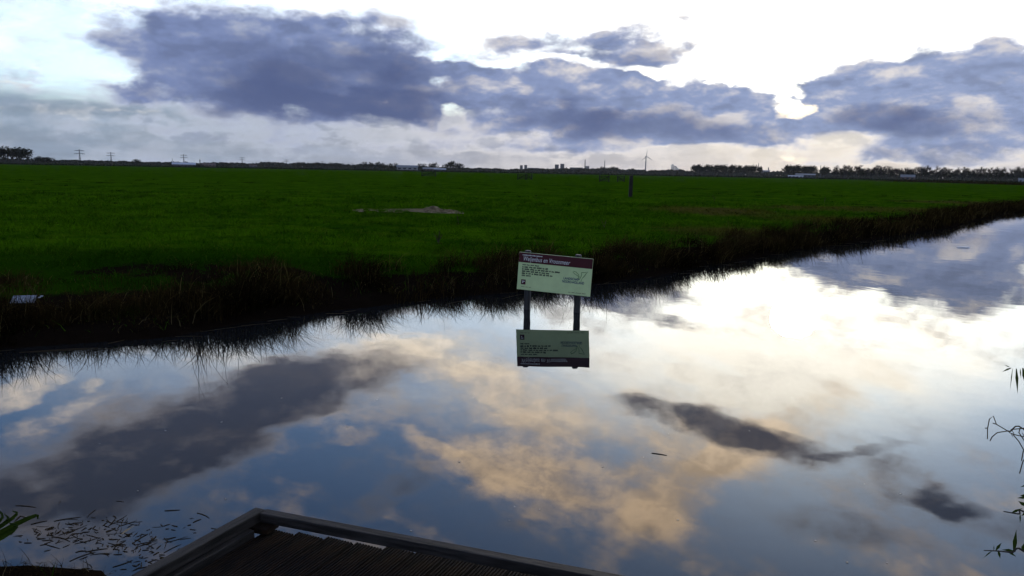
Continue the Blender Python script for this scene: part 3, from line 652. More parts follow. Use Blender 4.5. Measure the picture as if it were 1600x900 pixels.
# print too small to read: rows of word marks
def words(x, z, total, hgt, seed):
    mb = MB(); rr = random.Random(seed); u = 0
    while u < total - 0.02:
        w = min(rr.uniform(0.018, 0.075), total - u); k = max(1, int(w / 0.012))
        for i in range(k):
            mb.box((x + u + (i + 0.5) * w / k, -0.0096, z + rr.uniform(-0.1, 0.1) * hgt), (w / k * 0.82, 0.0016, hgt * rr.uniform(0.7, 1.0)))
        u += w + 0.013
    tag(mb.build('text_line', M['ink'], board), kind='stuff')
for i, (L, hh) in enumerate([(0.26, 0.013), (0.41, 0.019), (0.57, 0.019), (0.40, 0.019), (0.45, 0.019), (0.16, 0.016)]):
    words(-0.478, BH / 2 - 0.178 - 0.0315 * i, L, hh * 1.2, 30 + i)
words(-0.47, -BH / 2 + 0.045, 0.17, 0.006, 50); words(0.22, -BH / 2 + 0.035, 0.25, 0.007, 51)
mb = MB()
for k in range(14): mb.box((-0.475 + 0.021 * k, -0.0118, BH / 2 - 0.037), (0.016, 0.0016, 0.010 + 0.003 * (k % 3)))
tag(part(mb, 'overline_print', M['lightink'], board), kind='stuff')
mb = MB(); mb.box((-0.447, -0.0094, -BH / 2 + 0.115), (0.066, 0.0028, 0.072)); em = part(mb, 'emblem', M['maroon'], board)
mb = MB(); mb.box((-0.447, -0.0114, -BH / 2 + 0.126), (0.036, 0.0016, 0.012)); mb.box((-0.455, -0.0114, -BH / 2 + 0.106), (0.014, 0.0016, 0.014)); part(mb, 'emblem_mark', M['lightink'], em)
text('logo_lettering', 'LANDSCHAP', 0.046, (0.135, -0.0092, -BH / 2 + 0.215), M['blueink'], board, 0.0, 1.0, 0.225)
text('logo_lettering', 'NOORD-HOLLAND', 0.050, (0.120, -0.0092, -BH / 2 + 0.168), M['blueink'], board, 0.0, 1.0, 0.315)
mb = MB()
def stroke(mb, pts, r): mb.tube([(x, -0.0092, z) for x, z in pts], r, 4)
zl = -BH / 2
stroke(mb, [(0.27, zl + 0.345), (0.31, zl + 0.335), (0.345, zl + 0.305), (0.36, zl + 0.265), (0.335, zl + 0.245)], 0.004)
stroke(mb, [(0.26, zl + 0.335), (0.30, zl + 0.300), (0.335, zl + 0.285), (0.36, zl + 0.262)], 0.003)
stroke(mb, [(0.385, zl + 0.335), (0.39, zl + 0.295), (0.378, zl + 0.262), (0.36, zl + 0.225)], 0.004)
stroke(mb, [(0.385, zl + 0.335), (0.43, zl + 0.342), (0.475, zl + 0.352), (0.45, zl + 0.322), (0.43, zl + 0.285), (0.41, zl + 0.262)], 0.004)
stroke(mb, [(0.41, zl + 0.262), (0.395, zl + 0.235), (0.39, zl + 0.205)], 0.003)
part(mb, 'logo_drawing', M['greenink'], board)

# ------------------------------------------------------------------ jetty at the feet of the viewer
jt = empty('jetty', (-1.137, 3.300, 0.0), R(-18.9))    # x runs along the water edge, -y back to the bank
tag(jt, 'dark grooved timber jetty with raised kerb rails at the water edge', 'jetty')
PW, LEN, WID, ZD = 0.141, 3.3, 3.25, 0.405
def plank_mesh(name):
    prof = [(-PW / 2 + 0.003, -0.028), (-PW / 2 + 0.003, -0.004)]; n = 9; p = (PW - 0.008) / n
    for i in range(n):
        a = -PW / 2 + 0.004 + i * p
        prof += [(a + 0.0022, 0.0), (a + p * 0.62, 0.0), (a + p * 0.72, -0.0055), (a + p * 0.98, -0.0055)]
    prof += [(PW / 2 - 0.003, -0.004), (PW / 2 - 0.003, -0.028)]
    k = len(prof); vs = [(x, 0, z) for x, z in prof] + [(x, -LEN, z) for x, z in prof]
    fs = [(i, i + 1, k + i + 1, k + i) for i in range(k - 1)] + [(k - 1, 0, k, 2 * k - 1), tuple(range(k))[::-1], tuple(range(k, 2 * k))]
    me = bpy.data.meshes.new(name); me.from_pydata(vs, [], fs); me.materials.append(M['deck']); return me
SKEW = R(-5.0)                                             # the sides are not quite square to the front
pm = plank_mesh('plank'); n = int((WID + 0.2) / PW)
for i in range(n):
    o = link('plank', pm, None, jt); o.location = (0.085 + PW * (i + 0.5), -0.028 + 0.06 * min(1.0, PW * i / 0.85) + random.uniform(-0.006, 0.006), ZD + random.uniform(-0.002, 0.002)); o.rotation_euler = (0, random.gauss(0, 0.006), SKEW + random.gauss(0, 0.0012))
def rail_box(name, x0, x1, y0, y1, z0, z1, m):
    mb = MB(); mb.box(((x0 + x1) / 2, (y0 + y1) / 2, (z0 + z1) / 2), (x1 - x0, y1 - y0, z1 - z0)); return mb.build(name, m, jt, 0.004)
rail_box('front_rail', 0.058, WID, -0.050, 0.0, 0.438, 0.482, M['rail'])
rail_box('side_rail', 0.0, 0.056, -LEN, 0.0, 0.434, 0.480, M['rail2']).rotation_euler.z = SKEW
rail_box('side_board', 0.012, 0.082, -LEN, -0.10, 0.372, 0.4315, M['rail2']).rotation_euler.z = SKEW
rail_box('rail_block', 0.03, 0.125, -0.095, -0.004, 0.4075, 0.4335, M['deck'])
rail_box('rail_block', 1.62, 1.74, -0.048, -0.004, 0.4075, 0.4375, M['deck'])
rail_box('rail_block', 3.08, 3.2, -0.048, -0.004, 0.4075, 0.4375, M['deck'])
for yy in (-0.25, -1.6, -2.9): rail_box('joist', 0.02, WID - 0.02, yy - 0.05, yy + 0.05, 0.25, 0.374, M['wetpost'])
for xx in (0.12, 1.65, 3.1):
    for yy in (-0.13, -1.9):
        mb = MB(); mb.tube([(xx, yy, -0.9), (xx, yy, 0.372)], 0.055, 10); mb.build('pile', M['wetpost'], jt)

# ------------------------------------------------------------------ things in the field
def zat(x, y): return float(zfield(np.array([x]), np.array([y]))[0][0])
px, py = 8.221, 54.866
mb = MB(); w = 0.125; zz = zat(px, py)
mb.add([(px + sx * w * (1 - 0.08 * k), py + sy * w * (1 - 0.08 * k), zz - 0.1 + (1.55 + (0.05 if sx > 0 else 0.0)) * k) for k in (0, 1) for sx, sy in ((-1, -1), (1, -1), (1, 1), (-1, 1))],
       [(0, 3, 2, 1), (4, 5, 6, 7), (0, 1, 5, 4), (1, 2, 6, 5), (2, 3, 7, 6), (3, 0, 4, 7)])
tag(mb.build('timber_post', M['wood'], None, 0.02), 'single thick weathered timber post standing alone in the pasture', 'post')

def gate(x, y, w, h, rz, label, brace=1):
    z = zat(x, y); g = empty('field_gate', (x, y, z), rz); tag(g, label, 'gate', 'gates across the far pasture')
    for s in (-1, 1):
        mb = MB(); mb.tube([(s * w / 2, 0, -0.2), (s * w / 2, 0, h * 1.15)], 0.09, 8); mb.build('post', M['wood'], g)
    for k in range(4):
        mb = MB(); mb.box((0, 0, h * (0.2 + 0.25 * k)), (w - 0.2, 0.06, 0.10)); mb.build('bar', M['wood'], g)
    mb = MB(); L = math.hypot(w - 0.2, h * 0.75); mb.box((0, -0.07, h * 0.58), (L, 0.05, 0.1), Matrix.Rotation(-brace * math.atan2(h * 0.75, w - 0.2), 3, 'Y')); mb.build('brace', M['wood'], g)
gate(1.464, 150.156, 1.5, 1.0, 0.2, 'small wooden gate straight above the sign, left one of a close pair', 1)
gate(2.987, 152.590, 1.0, 1.0, -0.1, 'narrow wooden gate straight above the sign, right one of a close pair', -1)
gate(16.020, 138.731, 1.7, 1.05, 0.1, 'wooden gate with slanting brace, second on the left of the thick post', 1)
gate(19.600, 143.307, 1.2, 1.0, -0.15, 'wooden gate nearest to the thick timber post', -1)
gate(-19.725, 180.865, 3.2, 1.1, 0.0, 'wide wooden gate in front of the farm sheds', 1)

# heap of old hay
hx, hy = -4.112, 30.750
hz_ = zat(hx, hy); hp = empty('hay_heap', (hx, hy, hz_)); tag(hp, 'low straggling heap of pale old hay lying in the pasture', 'hay heap')
def hay_h(u, v):
    g = lambda cx, cy, sx, sy, hh: hh * np.exp(-((u - cx) / sx) ** 2 - ((v - cy) / sy) ** 2)
    return g(0.95, 0.1, 0.30, 0.35, 0.17) + g(0.45, 0, 0.7, 0.4, 0.09) + g(-0.6, 0.1, 0.7, 0.35, 0.06) + g(-1.75, 0.0, 0.35, 0.25, 0.05) + g(1.6, 0.1, 0.3, 0.3, 0.08) - 0.02
U, Vv = np.meshgrid(np.linspace(-2.2, 2.2, 60), np.linspace(-0.9, 0.9, 26), indexing='ij')
Zz = hay_h(U, Vv); Zz = Zz * (0.75 + 0.5 * fbm(U * 4 + 3, Vv * 4)); idx = np.arange(60 * 26).reshape(60, 26)
link('heap_body', np_mesh('heap_body', np.stack([U, Vv, Zz], -1).reshape(-1, 3), np.stack([idx[:-1, :-1], idx[1:, :-1], idx[1:, 1:], idx[:-1, 1:]], -1).reshape(-1, 4), True), mat('old_hay', (0.26, 0.20, 0.11), 0.9, 0.1, color2=(0.07, 0.05, 0.025), scale=6, bump=0.8), hp)
n = 2600; u = rng.uniform(-2.2, 2.2, n); v = rng.normal(0, 0.33, n); hh = hay_h(u, v); k = (hh > 0.0) | (rng.random(n) < 0.15); u, v, hh = u[k], v[k], np.maximum(hh[k], 0)
V, F = blades(u, v, hh * 0.9, rng.uniform(0.02, 0.08, len(u)), rng.uniform(0.008, 0.02, len(u)), rng.uniform(1.0, 4.0, len(u)), 2)
tag(link('loose_straw', np_mesh('loose_straw', V, F), M['straw'], hp), kind='stuff')

# white ribbed sheet dumped on the bank
sx_, sy_ = -6.247, 9.754
sh = empty('ribbed_plastic_sheet', (sx_, sy_, zat(sx_, sy_) + 0.05), R(14)); tag(sh, 'small white ribbed sheet lying on the dark bank at the left edge', 'sheet')
mb = MB(); k = 25; top = []
for i in range(k): 
    u = -0.06 + 0.12 * i / (k - 1); zc = 0.010 * math.sin(i * math.pi * 2 / 6) 
    for v in (-0.135, 0.135): top.append((v + 0.03 * u, u, zc + 0.62 * u)); 
vs = top + [(x, y, z - 0.004) for x, y, z in top]; o2 = len(top)
mb.add(vs, [(2 * i, 2 * i + 1, 2 * i + 3, 2 * i + 2) for i in range(k - 1)] + [(o2 + 2 * i, o2 + 2 * i + 2, o2 + 2 * i + 3, o2 + 2 * i + 1) for i in range(k - 1)])
mb.build('corrugated_sheet', M['whitesheet'], sh)
mb = MB(); mb.box((0.20, 0.03, 0.03), (0.035, 0.02, 0.012)); mb.box((0.185, -0.01, 0.02), (0.02, 0.05, 0.008)); mb.build('torn_corner', M['whitesheet'], sh)

# dead dock stalks
def dock(x, y, h, n, label, group=None):
    z = zat(x, y); o = empty('dock_plant', (x, y, z - 0.02)); tag(o, label, 'plant', group)
    st = MB(); sd = MB(); rr = random.Random(int(x * 100 + y * 10))
    for i in range(n):
        a = rr.uniform(0, 6.28); l = rr.uniform(0.1, 0.35) * h; hh = h * rr.uniform(0.6, 1.0)
        pts = [(math.cos(a) * l * t * t, math.sin(a) * l * t * t, hh * t) for t in (0, 0.35, 0.7, 1.0)]
        st.tube(pts, [0.008, 0.007, 0.005, 0.003], 5)
        for j in range(26):
            t = rr.uniform(0.45, 1.0); p = Vector((math.cos(a) * l * t * t, math.sin(a) * l * t * t, hh * t))
            d = Vector((rr.gauss(0, 1), rr.gauss(0, 1), rr.uniform(0.2, 1.2)))
            sd.leaf(p, d, rr.uniform(0.02, 0.06), rr.uniform(0.012, 0.02), 2)
    lf = MB()
    for i in range(8):
        a = rr.uniform(0, 6.28); lf.leaf((0, 0, 0.03), (math.cos(a), math.sin(a), rr.uniform(0.3, 1.0)), rr.uniform(0.12, 0.22), 0.05, 4, 0.4)
    st.build('stalk', M['bark'], o); tag(sd.build('seed_head', M['dryleaf'], o), kind='stuff'); lf.build('leaves', M['dead'], o)
dock(-1.671, 17.327, 0.36, 8, 'bushy dark dead dock stalks standing in the grass above left of the sign')
dock(2.734, 23.239, 0.42, 2, 'thin dark dock stalk in the grass right above the sign')
dock(19.576, 49.051, 0.5, 4, 'dark dock plant in the pasture beside the brown patch')
dock(12.594, 48.873, 0.45, 4, 'dark dock plant in the pasture right of the thick post')
dock(-1.683, 23.733, 0.45, 2, 'spindly dock stalk in the pasture below the hay heap')

# ------------------------------------------------------------------ plants leaning in from the near shore
def pt(az_, el_, d): 
    a, e = R(az_), R(el_); return Vector((EYE.x + d * math.sin(a) * math.cos(e), EYE.y + d * math.cos(a) * math.cos(e), EYE.z + d * math.sin(e)))
def curve(pts, n=14):
    pts = [Vector(p) for p in pts]; out = []
    P = [pts[0] * 2 - pts[1]] + pts + [pts[-1] * 2 - pts[-2]]
    for i in range(1, len(P) - 2):
        for k in range(n // (len(pts) - 1) + 1):
            t = k / (n // (len(pts) - 1) + 1)
            out.append(0.5 * ((2 * P[i]) + (P[i + 1] - P[i - 1]) * t + (2 * P[i - 1] - 5 * P[i] + 4 * P[i + 1] - P[i + 2]) * t * t + (3 * P[i] - P[i - 1] - 3 * P[i + 1] + P[i + 2]) * t ** 3))
    return out + [pts[-1]]
# tall reed whose drooping leaves hang into view
D1 = 3.6
o = empty('reed_plant', (3.15, 3.4, 0.1)); tag(o, 'reed with dark leaves hanging down at the right edge over the pale water', 'plant', 'plants leaning in from the shore')
def local(o, p): return tuple(Vector(p) - o.location)
mb = MB(); s1 = curve([(3.15, 3.4, 0.1), pt(39.5, -22, 3.9), pt(38.2, -15.5, 3.75), pt(36.8, -13.75, 3.65), pt(35.6, -13.55, D1), pt(34.6, -13.6, D1)], 20)
mb.tube([local(o, p) for p in s1], [0.006 * (1 - 0.75 * i / len(s1)) for i in range(len(s1))], 5); mb.build('stem', M['dryleaf'], o)
def hang(o, p, q, w, name='leaf', n=5, m='reedleaf'):
    p, q = Vector(p), Vector(q); mb = MB(); mb.leaf(local(o, p), q - p, (q - p).length, w, n, 0.0, (p - EYE).normalized()); mb.build(name, M[m], o)
hang(o, pt(33.84, -11.60, D1), pt(34.06, -13.11, D1), 0.012); hang(o, pt(34.17, -11.51, D1 - .05), pt(34.49, -12.68, D1), 0.016)
hang(o, pt(33.57, -11.60, D1), pt(33.11, -11.91, D1), 0.008); hang(o, pt(33.49, -11.57, D1), pt(33.17, -11.46, D1), 0.004)
hang(o, pt(33.64, -11.63, D1), pt(33.64, -12.99, D1), 0.004); hang(o, pt(34.04, -11.57, D1), pt(34.14, -12.19, D1), 0.005)
# broken dry umbel standing out over the water
D2 = 3.3
o = empty('dry_umbel_plant', (2.95, 3.05, 0.1)); tag(o, 'broken dry umbel stem with bent thin rays at the right edge', 'plant', 'plants leaning in from the shore')
mb = MB(); s1 = curve([(2.95, 3.05, 0.1), pt(40, -24, 3.5), pt(37.5, -18.0, 3.4), pt(34.62, -15.22, D2), pt(33.86, -15.52, D2)], 18)
mb.tube([local(o, p) for p in s1], [0.004 * (1 - 0.5 * i / len(s1)) for i in range(len(s1))], 5); mb.build('stem', M['dryleaf'], o)
RAYS = [
    [(33.86, -15.52), (33.13, -15.19), (32.91, -14.71), (32.72, -14.94), (32.68, -15.55), (32.74, -16.18)],
    [(33.86, -15.45), (33.22, -15.69), (32.97, -16.01), (32.89, -16.27)],
    [(33.13, -15.19), (32.92, -15.15)], [(32.67, -15.51), (32.53, -15.54)],
    [(34.73, -15.67), (34.15, -15.63), (33.87, -15.56), (33.95, -15.35), (34.68, -15.13)],
    [(34.80, -16.55), (34.43, -16.00), (34.08, -15.64)], [(34.85, -16.07), (34.37, -15.46), (34.41, -15.18)],
    [(34.92, -16.76), (34.76, -17.18), (34.67, -17.90)], [(34.87, -16.30), (34.72, -16.53), (34.69, -17.12)]]
for ray in RAYS:
    mb = MB(); mb.tube([local(o, pt(a, e, D2)) for a, e in ray], 0.0018, 5); mb.build('ray', M['dryleaf'], o)
mb = MB()
for a, e in [(33.94, -15.55), (33.99, -15.38), (34.54, -15.43)]: mb.leaf(local(o, pt(a, e, D2)), (0.3, 0, -0.5), 0.022, 0.010, 2)
mb.build('seed_cluster', M['dryleaf'], o)
# leafy shoots low on the right
D3 = 2.75
def shoot(loc, stem, leaves, label, w):
    o = empty('leafy_shoot', loc); tag(o, label, 'plant', 'plants leaning in from the shore')
    pts = curve([loc] + [pt(a, e, D3) for a, e in stem], 16)
    mb = MB(); mb.tube([local(o, p) for p in pts], [0.0045 * (1 - 0.7 * i / len(pts)) for i in range(len(pts))], 5); mb.build('stem', M['bark'], o)
    for (a, e, a2, e2, ww) in leaves: hang(o, pt(a, e, D3), pt(a2, e2, D3), ww * w)
shoot((2.5, 2.5, 0.15), [(40, -25), (35.55, -22.41), (34.80, -22.58), (34.04, -22.70), (33.24, -22.87)],
      [(34.87, -22.52, 34.86, -21.24, 0.013), (34.86, -22.49, 34.21, -22.58, 0.009), (34.04, -22.70, 34.19, -23.12, 0.009), (33.90, -22.70, 34.16, -22.18, 0.009), (33.69, -22.79, 33.25, -23.33, 0.004),
       (34.56, -22.60, 35.04, -22.78, 0.008), (35.34, -22.40, 35.38, -21.86, 0.014), (33.79, -22.73, 33.76, -22.40, 0.003)], 'leafy shoot with black pointed leaves at the bottom right corner', 1.0)
shoot((2.65, 2.6, 0.15), [(40, -22), (35.36, -20.16), (34.89, -20.28), (34.06, -20.33)],
      [(34.96, -20.26, 35.02, -20.82, 0.005), (34.48, -20.34, 35.06, -19.89, 0.008), (35.18, -19.75, 34.78, -19.54, 0.012), (35.19, -19.25, 34.69, -19.37, 0.008), (35.35, -20.05, 35.04, -20.36, 0.010), (35.17, -18.48, 34.79, -18.69, 0.006), (35.18, -19.17, 34.84, -19.18, 0.010)],
      'leafy shoot with dark curled leaves at the right edge, above the lowest shoot', 1.0)
# grass tuft at the left edge
D4 = 3.25
o = empty('grass_tuft', (-2.75, 3.1, 0.12)); tag(o, 'tuft of broad dark green blades at the left edge beside the shore', 'grass tuft')
for (tip, mid, w) in [((-32.69, -22.16), (-34.02, -22.18), 0.018), ((-34.12, -21.28), (-34.82, -22.12), 0.015), ((-34.39, -21.95), (-34.79, -22.73), 0.022), ((-34.55, -21.35), (-35.31, -22.31), 0.014), ((-34.99, -20.87), (-35.58, -22.25), 0.014)]:
    p0 = Vector((-2.75 + random.uniform(-0.05, 0.05), 3.1 + random.uniform(-0.04, 0.04), 0.12)); p1 = pt(*mid, D4); p2 = pt(*tip, D4)
    pts = curve([p0, p1, p2], 10); mb = MB(); k = 0
    for i, p in enumerate(pts):
        u = i / (len(pts) - 1); ww = w * (0.6 + 0.6 * u if u < 0.5 else 1.8 * (1 - u) + 0.02); t = (pts[min(i + 1, len(pts) - 1)] - pts[max(0, i - 1)]).normalized()
        s = t.cross((p - EYE).normalized()).normalized(); v = (p - EYE).normalized()
        mb.v += [local(o, p + s * ww / 2 - v * ww * 0.2), local(o, p), local(o, p - s * ww / 2 - v * ww * 0.2)]
        if i: a = 3 * (i - 1); mb.f += [(a, a + 1, a + 4, a + 3), (a + 1, a + 2, a + 5, a + 4)]
    mb.build('blade', M['reedleaf'], o)

# ------------------------------------------------------------------ the far side: trees, farms, pylons, town
def at(az_, d): a = R(az_); return d * math.sin(a), d * math.cos(a)
GZ = 0.32
def quads(c, size, rr):
    n = len(c); a = rr.normal(0, 1, (n, 3)); a /= np.linalg.norm(a, axis=1)[:, None]; b = rr.normal(0, 1, (n, 3)); b -= a * (a * b).sum(1)[:, None]; b /= np.linalg.norm(b, axis=1)[:, None]
    s = (size * rr.uniform(0.6, 1.4, n))[:, None]
    V = np.stack([c - a * s - b * s * 0.5, c + a * s - b * s * 0.6, c + a * s * 0.8 + b * s * 0.6, c - a * s * 0.7 + b * s * 0.5], 1).reshape(-1, 3)
    return V, np.arange(n * 4).reshape(n, 4)
def make_tree(kind, seed):
    """unit-height trees"""
    rr = np.random.default_rng(seed); rd = random.Random(seed); r = empty('tree')
    tr = MB(); tips = []
    th = {'leafy': 0.35, 'bare': 0.5, 'round': 0.25}[kind]
    tr.tube([(0, 0, -0.02), (0.004, 0, th * 0.5), (-0.004, 0.003, th), (0, 0, 0.8)], [0.030, 0.022, 0.017, 0.005], 7)
    for i in range(9 if kind == 'bare' else 7):
        z = rd.uniform(th * 0.7, 0.72); a = i * 2.4 + rd.uniform(-0.4, 0.4); l = rd.uniform(0.12, 0.26) * (1.2 - z * 0.5)
        e = (math.cos(a) * l, math.sin(a) * l, z + rd.uniform(0.10, 0.28)); tips.append(e)
        tr.tube([(0, 0, z), (e[0] * 0.5, e[1] * 0.5, z + (e[2] - z) * 0.4), e], [0.010, 0.007, 0.002], 5)
    tr.build('trunk', M['bark'], r)
    if kind == 'bare':
        cs = []; V = []; F = []
        mb = MB()
        for e in tips + [(0, 0, 0.8), (0.02, 0, 0.75), (-0.03, 0.02, 0.7)]:
            for j in range(22):
                d = Vector((rd.gauss(0, 1), rd.gauss(0, 1), rd.uniform(-0.1, 1.8))).normalized(); p = Vector(e) * rd.uniform(0.85, 1.0); L = rd.uniform(0.06, 0.17)
                s = d.orthogonal().normalized() * 0.007; q = p + d * L
                mb.add([p - s, p + s, q + s * 0.4, q - s * 0.4], [(0, 1, 2, 3)])
        mb.build('crown', M['twigs'], r)
    else:
        n = 16; cz = 0.62 if kind == 'leafy' else 0.55; c = rr.normal(0, 1, (n, 3)); c /= np.linalg.norm(c, axis=1)[:, None]; c *= (rr.random(n) ** 0.4)[:, None]
        c = c * np.array([0.26, 0.26, 0.30] if kind == 'leafy' else [0.36, 0.36, 0.36]) + [0, 0, cz]
        pts = (c[rr.integers(0, n, 420)] + rr.normal(0, 0.075, (420, 3))); pts[:, 2] = np.clip(pts[:, 2], 0.12, 1.0)
        V, F = quads(pts, 0.035, rr); link('crown', np_mesh('crown', V, F), M['foliage'], r)
    return r
protos = {k: [make_tree(k, s) for s in ss] for k, ss in (('leafy', (1, 2, 3)), ('bare', (4, 5, 6)), ('round', (7, 8)))}
used = set()
def plant_tree(kind, az_, d, h, label, group, wide=1.0, name='tree'):
    p = random.choice(protos[kind])
    if p.name in used: p = copy_tree(p)
    used.add(p.name); x, y = at(az_, d); p.name = name
    p.location = (x, y, GZ); p.rotation_euler = (0, 0, random.uniform(0, 6.28)); p.scale = (h * wide, h * wide, h); tag(p, label, 'tree', group); used.add(p.name); return p
def row(kind, az0, az1, n, d, h0, h1, label, group, wide=1.0, jit=40):
    for i in range(n):
        plant_tree(kind, az0 + (az1 - az0) * (i + random.uniform(0.2, 0.8)) / n, d + random.uniform(-jit, jit), 1.28 * random.uniform(h0, h1), label, group, wide * random.uniform(0.9, 1.15) / 1.15)
PXM = 1 / 1223.0
row('leafy', -34.48, -31.72, 13, 900, 11.0, 13.5, 'tall dark tree in the grove at the far left end of the horizon', 'grove at the far left', 1.25)
row('round', -31.59, -30.52, 6, 950, 5.5, 7.0, 'low dark tree just right of the grove at the far left', 'low trees beside the left grove', 1.5)
plant_tree('round', -29.64, 1500, 6.5, 'tiny round tree left of the two big pylons', None, 1.0)
plant_tree('round', -27.84, 1300, 5.5, 'tiny round tree between the two biggest pylons', None, 1.2)
plant_tree('round', -25.83, 1200, 10.0, 'solitary round tree right of the second big pylon', None, 1.3)
plant_tree('round', -25.64, 1230, 9.0, 'lower tree touching the solitary round tree on its right', None, 1.3)
plant_tree('round', -24.06, 1350, 6.0, 'small round tree at the left end of the white shed', None, 1.4)
row('round', -15.54, -11.78, 9, 1400, 7.0, 9.5, 'dark tree in the hedge line left of the farm sheds', 'hedge trees left of the farm', 1.5)
row('round', -11.10, -8.46, 6, 1250, 8.0, 11.0, 'dark tree directly left of the long white farm shed', 'trees left of the farm shed', 1.3)
row('round', -7.08, -5.51, 4, 1150, 8.5, 10.5, 'dark tree between the two farm sheds', 'trees between the farm sheds', 1.2)
row('round', -5.14, -3.74, 5, 1100, 9.5, 11.5, 'dark tree in the dense clump right of the farm sheds', 'clump right of the farm', 1.2)
row('leafy', 6.30, 7.55, 7, 1900, 11.5, 13.0, 'dark tree in the flat-topped clump below the second chimney', 'clump below the second chimney', 1.2)
row('leafy', 12.81, 17.47, 26, 1150, 11.5, 13.0, 'dark tree in the long dense wood right of the steam plume', 'long wood right of the steam', 1.2)
row('leafy', 19.04, 21.02, 12, 1100, 12.0, 13.2, 'dark tree in the square-topped wood below the sun', 'square wood below the sun', 1.2)
row('leafy', 21.39, 21.91, 4, 1080, 11.0, 12.5, 'dark tree in the small clump right of the square-topped wood', 'small clump beside the square wood', 1.1)
row('leafy', 22.24, 34.48, 46, 900, 7.0, 9.5, 'low dark tree in the long belt at the right end of the horizon', 'right-hand tree belt', 1.4)
row('bare', 22.24, 34.80, 54, 860, 9.0, 12.0, 'tall thin leafless tree rising above the right-hand tree belt', 'leafless trees of the right-hand belt', 1.1)

# distant hedges and woods that read as one dark line
def treeline(name, prof, d, label, n, size, m):
    az_ = rng.uniform(prof[0][0], prof[-1][0], n); h = np.interp(az_, [p[0] for p in prof], [p[1] for p in prof])
    h = h * (0.55 + 0.75 * fbm(az_ * 2.1, az_ * 0 + 2.2) + 0.25 * (vnoise(az_ * 9.0, az_ * 0 + 1.0) - 0.5)) * d * PXM
    z = GZ + h * rng.random(n); dd = d + rng.uniform(-60, 60, n); a = np.radians(az_)
    V, F = quads(np.stack([dd * np.sin(a), dd * np.cos(a), z], -1), size, rng)
    return tag(link(name, np_mesh(name, V, F), M[m]), label, 'trees', kind='stuff')
treeline('far_treeline', [(-44, 6), (-31.18, 4.5), (-24.21, 4.0), (-21.02, 5), (-17.26, 6.5), (-11.10, 6.5), (-3.74, 4), (0.00, 3.5), (3.74, 6), (7.45, 7), (12.00, 6.5), (18.11, 7), (26.13, 7), (44, 7)], 1750, 'distant hedges and woods forming one dark line on the horizon', 60000, 1.6, 'foliage')
treeline('field_verge', [(-44, 1.2), (-10, 1.3), (5, 1.5), (44, 1.6)], 620, 'low rough verge of dead grass closing off the pasture', 14000, 0.45, 'foliage')
def reedbed(az0, az1, d0, d1, n, h):
    u = rng.random(n); a = np.radians(az0 + (az1 - az0) * u); d = d0 + (d1 - d0) * u + rng.uniform(-5, 5, n)
    return blades(d * np.sin(a), d * np.cos(a), np.full(n, GZ), rng.uniform(0.5, 1.0, n) * h * smooth(u, 0, 0.2), np.full(n, 0.10), rng.uniform(0.1, 0.4, n), 1)
V, F = reedbed(23.43, 44, 430, 200, 16000, 1.3)
tag(link('reed_bed', np_mesh('reed_bed', V, F), M['dead']), 'brown reed bed along the far right edge of the pasture', 'reeds', kind='stuff')

# power pylons
def pylon_mesh(h):
    mb = MB(); w = 0.085 * h; t = 0.017 * h
    lv = [(0, w), (0.22, 0.055 * h), (0.45, 0.035 * h), (0.62, 0.024 * h), (0.80, 0.020 * h), (1.0, 0.012 * h)]
    for sx in (-1, 1):
        for sy in (-1, 1):
            mb.tube([(sx * r, sy * r, z * h) for z, r in lv], t * 0.55, 4)
    for (z0, r0), (z1, r1) in zip(lv, lv[1:]):
        for s in (-1, 1):
            for k in (0, 1):
                c = lambda z, r, e: ((e * r, s * r, z * h) if k == 0 else (s * r, e * r, z * h))
                mb.tube([c(z0, r0, -1), c(z1, r1, 1)], t * 0.3, 4); mb.tube([c(z0, r0, 1), c(z1, r1, -1)], t * 0.3, 4)
    return mb
def arm_mesh(h, z, L):
    mb = MB(); t = 0.020 * h
    for s in (-1, 1):
        mb.tube([(-L, 0, z), (0, s * 0.02 * h, z - 0.012 * h), (L, 0, z)], t * 0.7, 4)
    mb.tube([(-L, 0, z), (0, 0, z + 0.035 * h), (L, 0, z)], t * 0.7, 4)
    for u in (-0.95, -0.55, 0.55, 0.95): mb.tube([(u * L, 0, z), (u * L, 0, z - 0.06 * h)], t * 0.5, 4)
    return mb
pyl = [(-29.02, 2000, 'biggest lattice power pylon, leftmost of the pair on the left horizon', 17.5), (-27.24, 2350, 'second biggest lattice power pylon, right of the pair on the left horizon', 15.0), (-22.88, 3000, 'grey lattice power pylon rising behind the white shed', 14.5),
       (-19.16, 3600, 'faint lattice power pylon between the white shed and the hedge trees', 12.5), (-16.23, 4100, 'faint lattice power pylon, fifth from the left', 10.5), (-13.78, 4600, 'very faint lattice power pylon, sixth from the left', 9.0), (-11.69, 5000, 'very faint lattice power pylon, farthest right of the row', 7.5)]
for a, d, lab, pxh in pyl:
    h = pxh * d * PXM + 3; x, y = at(a, d); o = empty('power_pylon', (x, y, GZ), -R(a) + 0.25); tag(o, lab, 'pylon', 'power pylons on the left horizon')
    pylon_mesh(h).build('lattice_tower', M['steel'], o)
    for z, L in ((0.91, 0.31 * h), (0.70, 0.34 * h)): arm_mesh(h, z * h, L).build('crossarm', M['steel'], o)

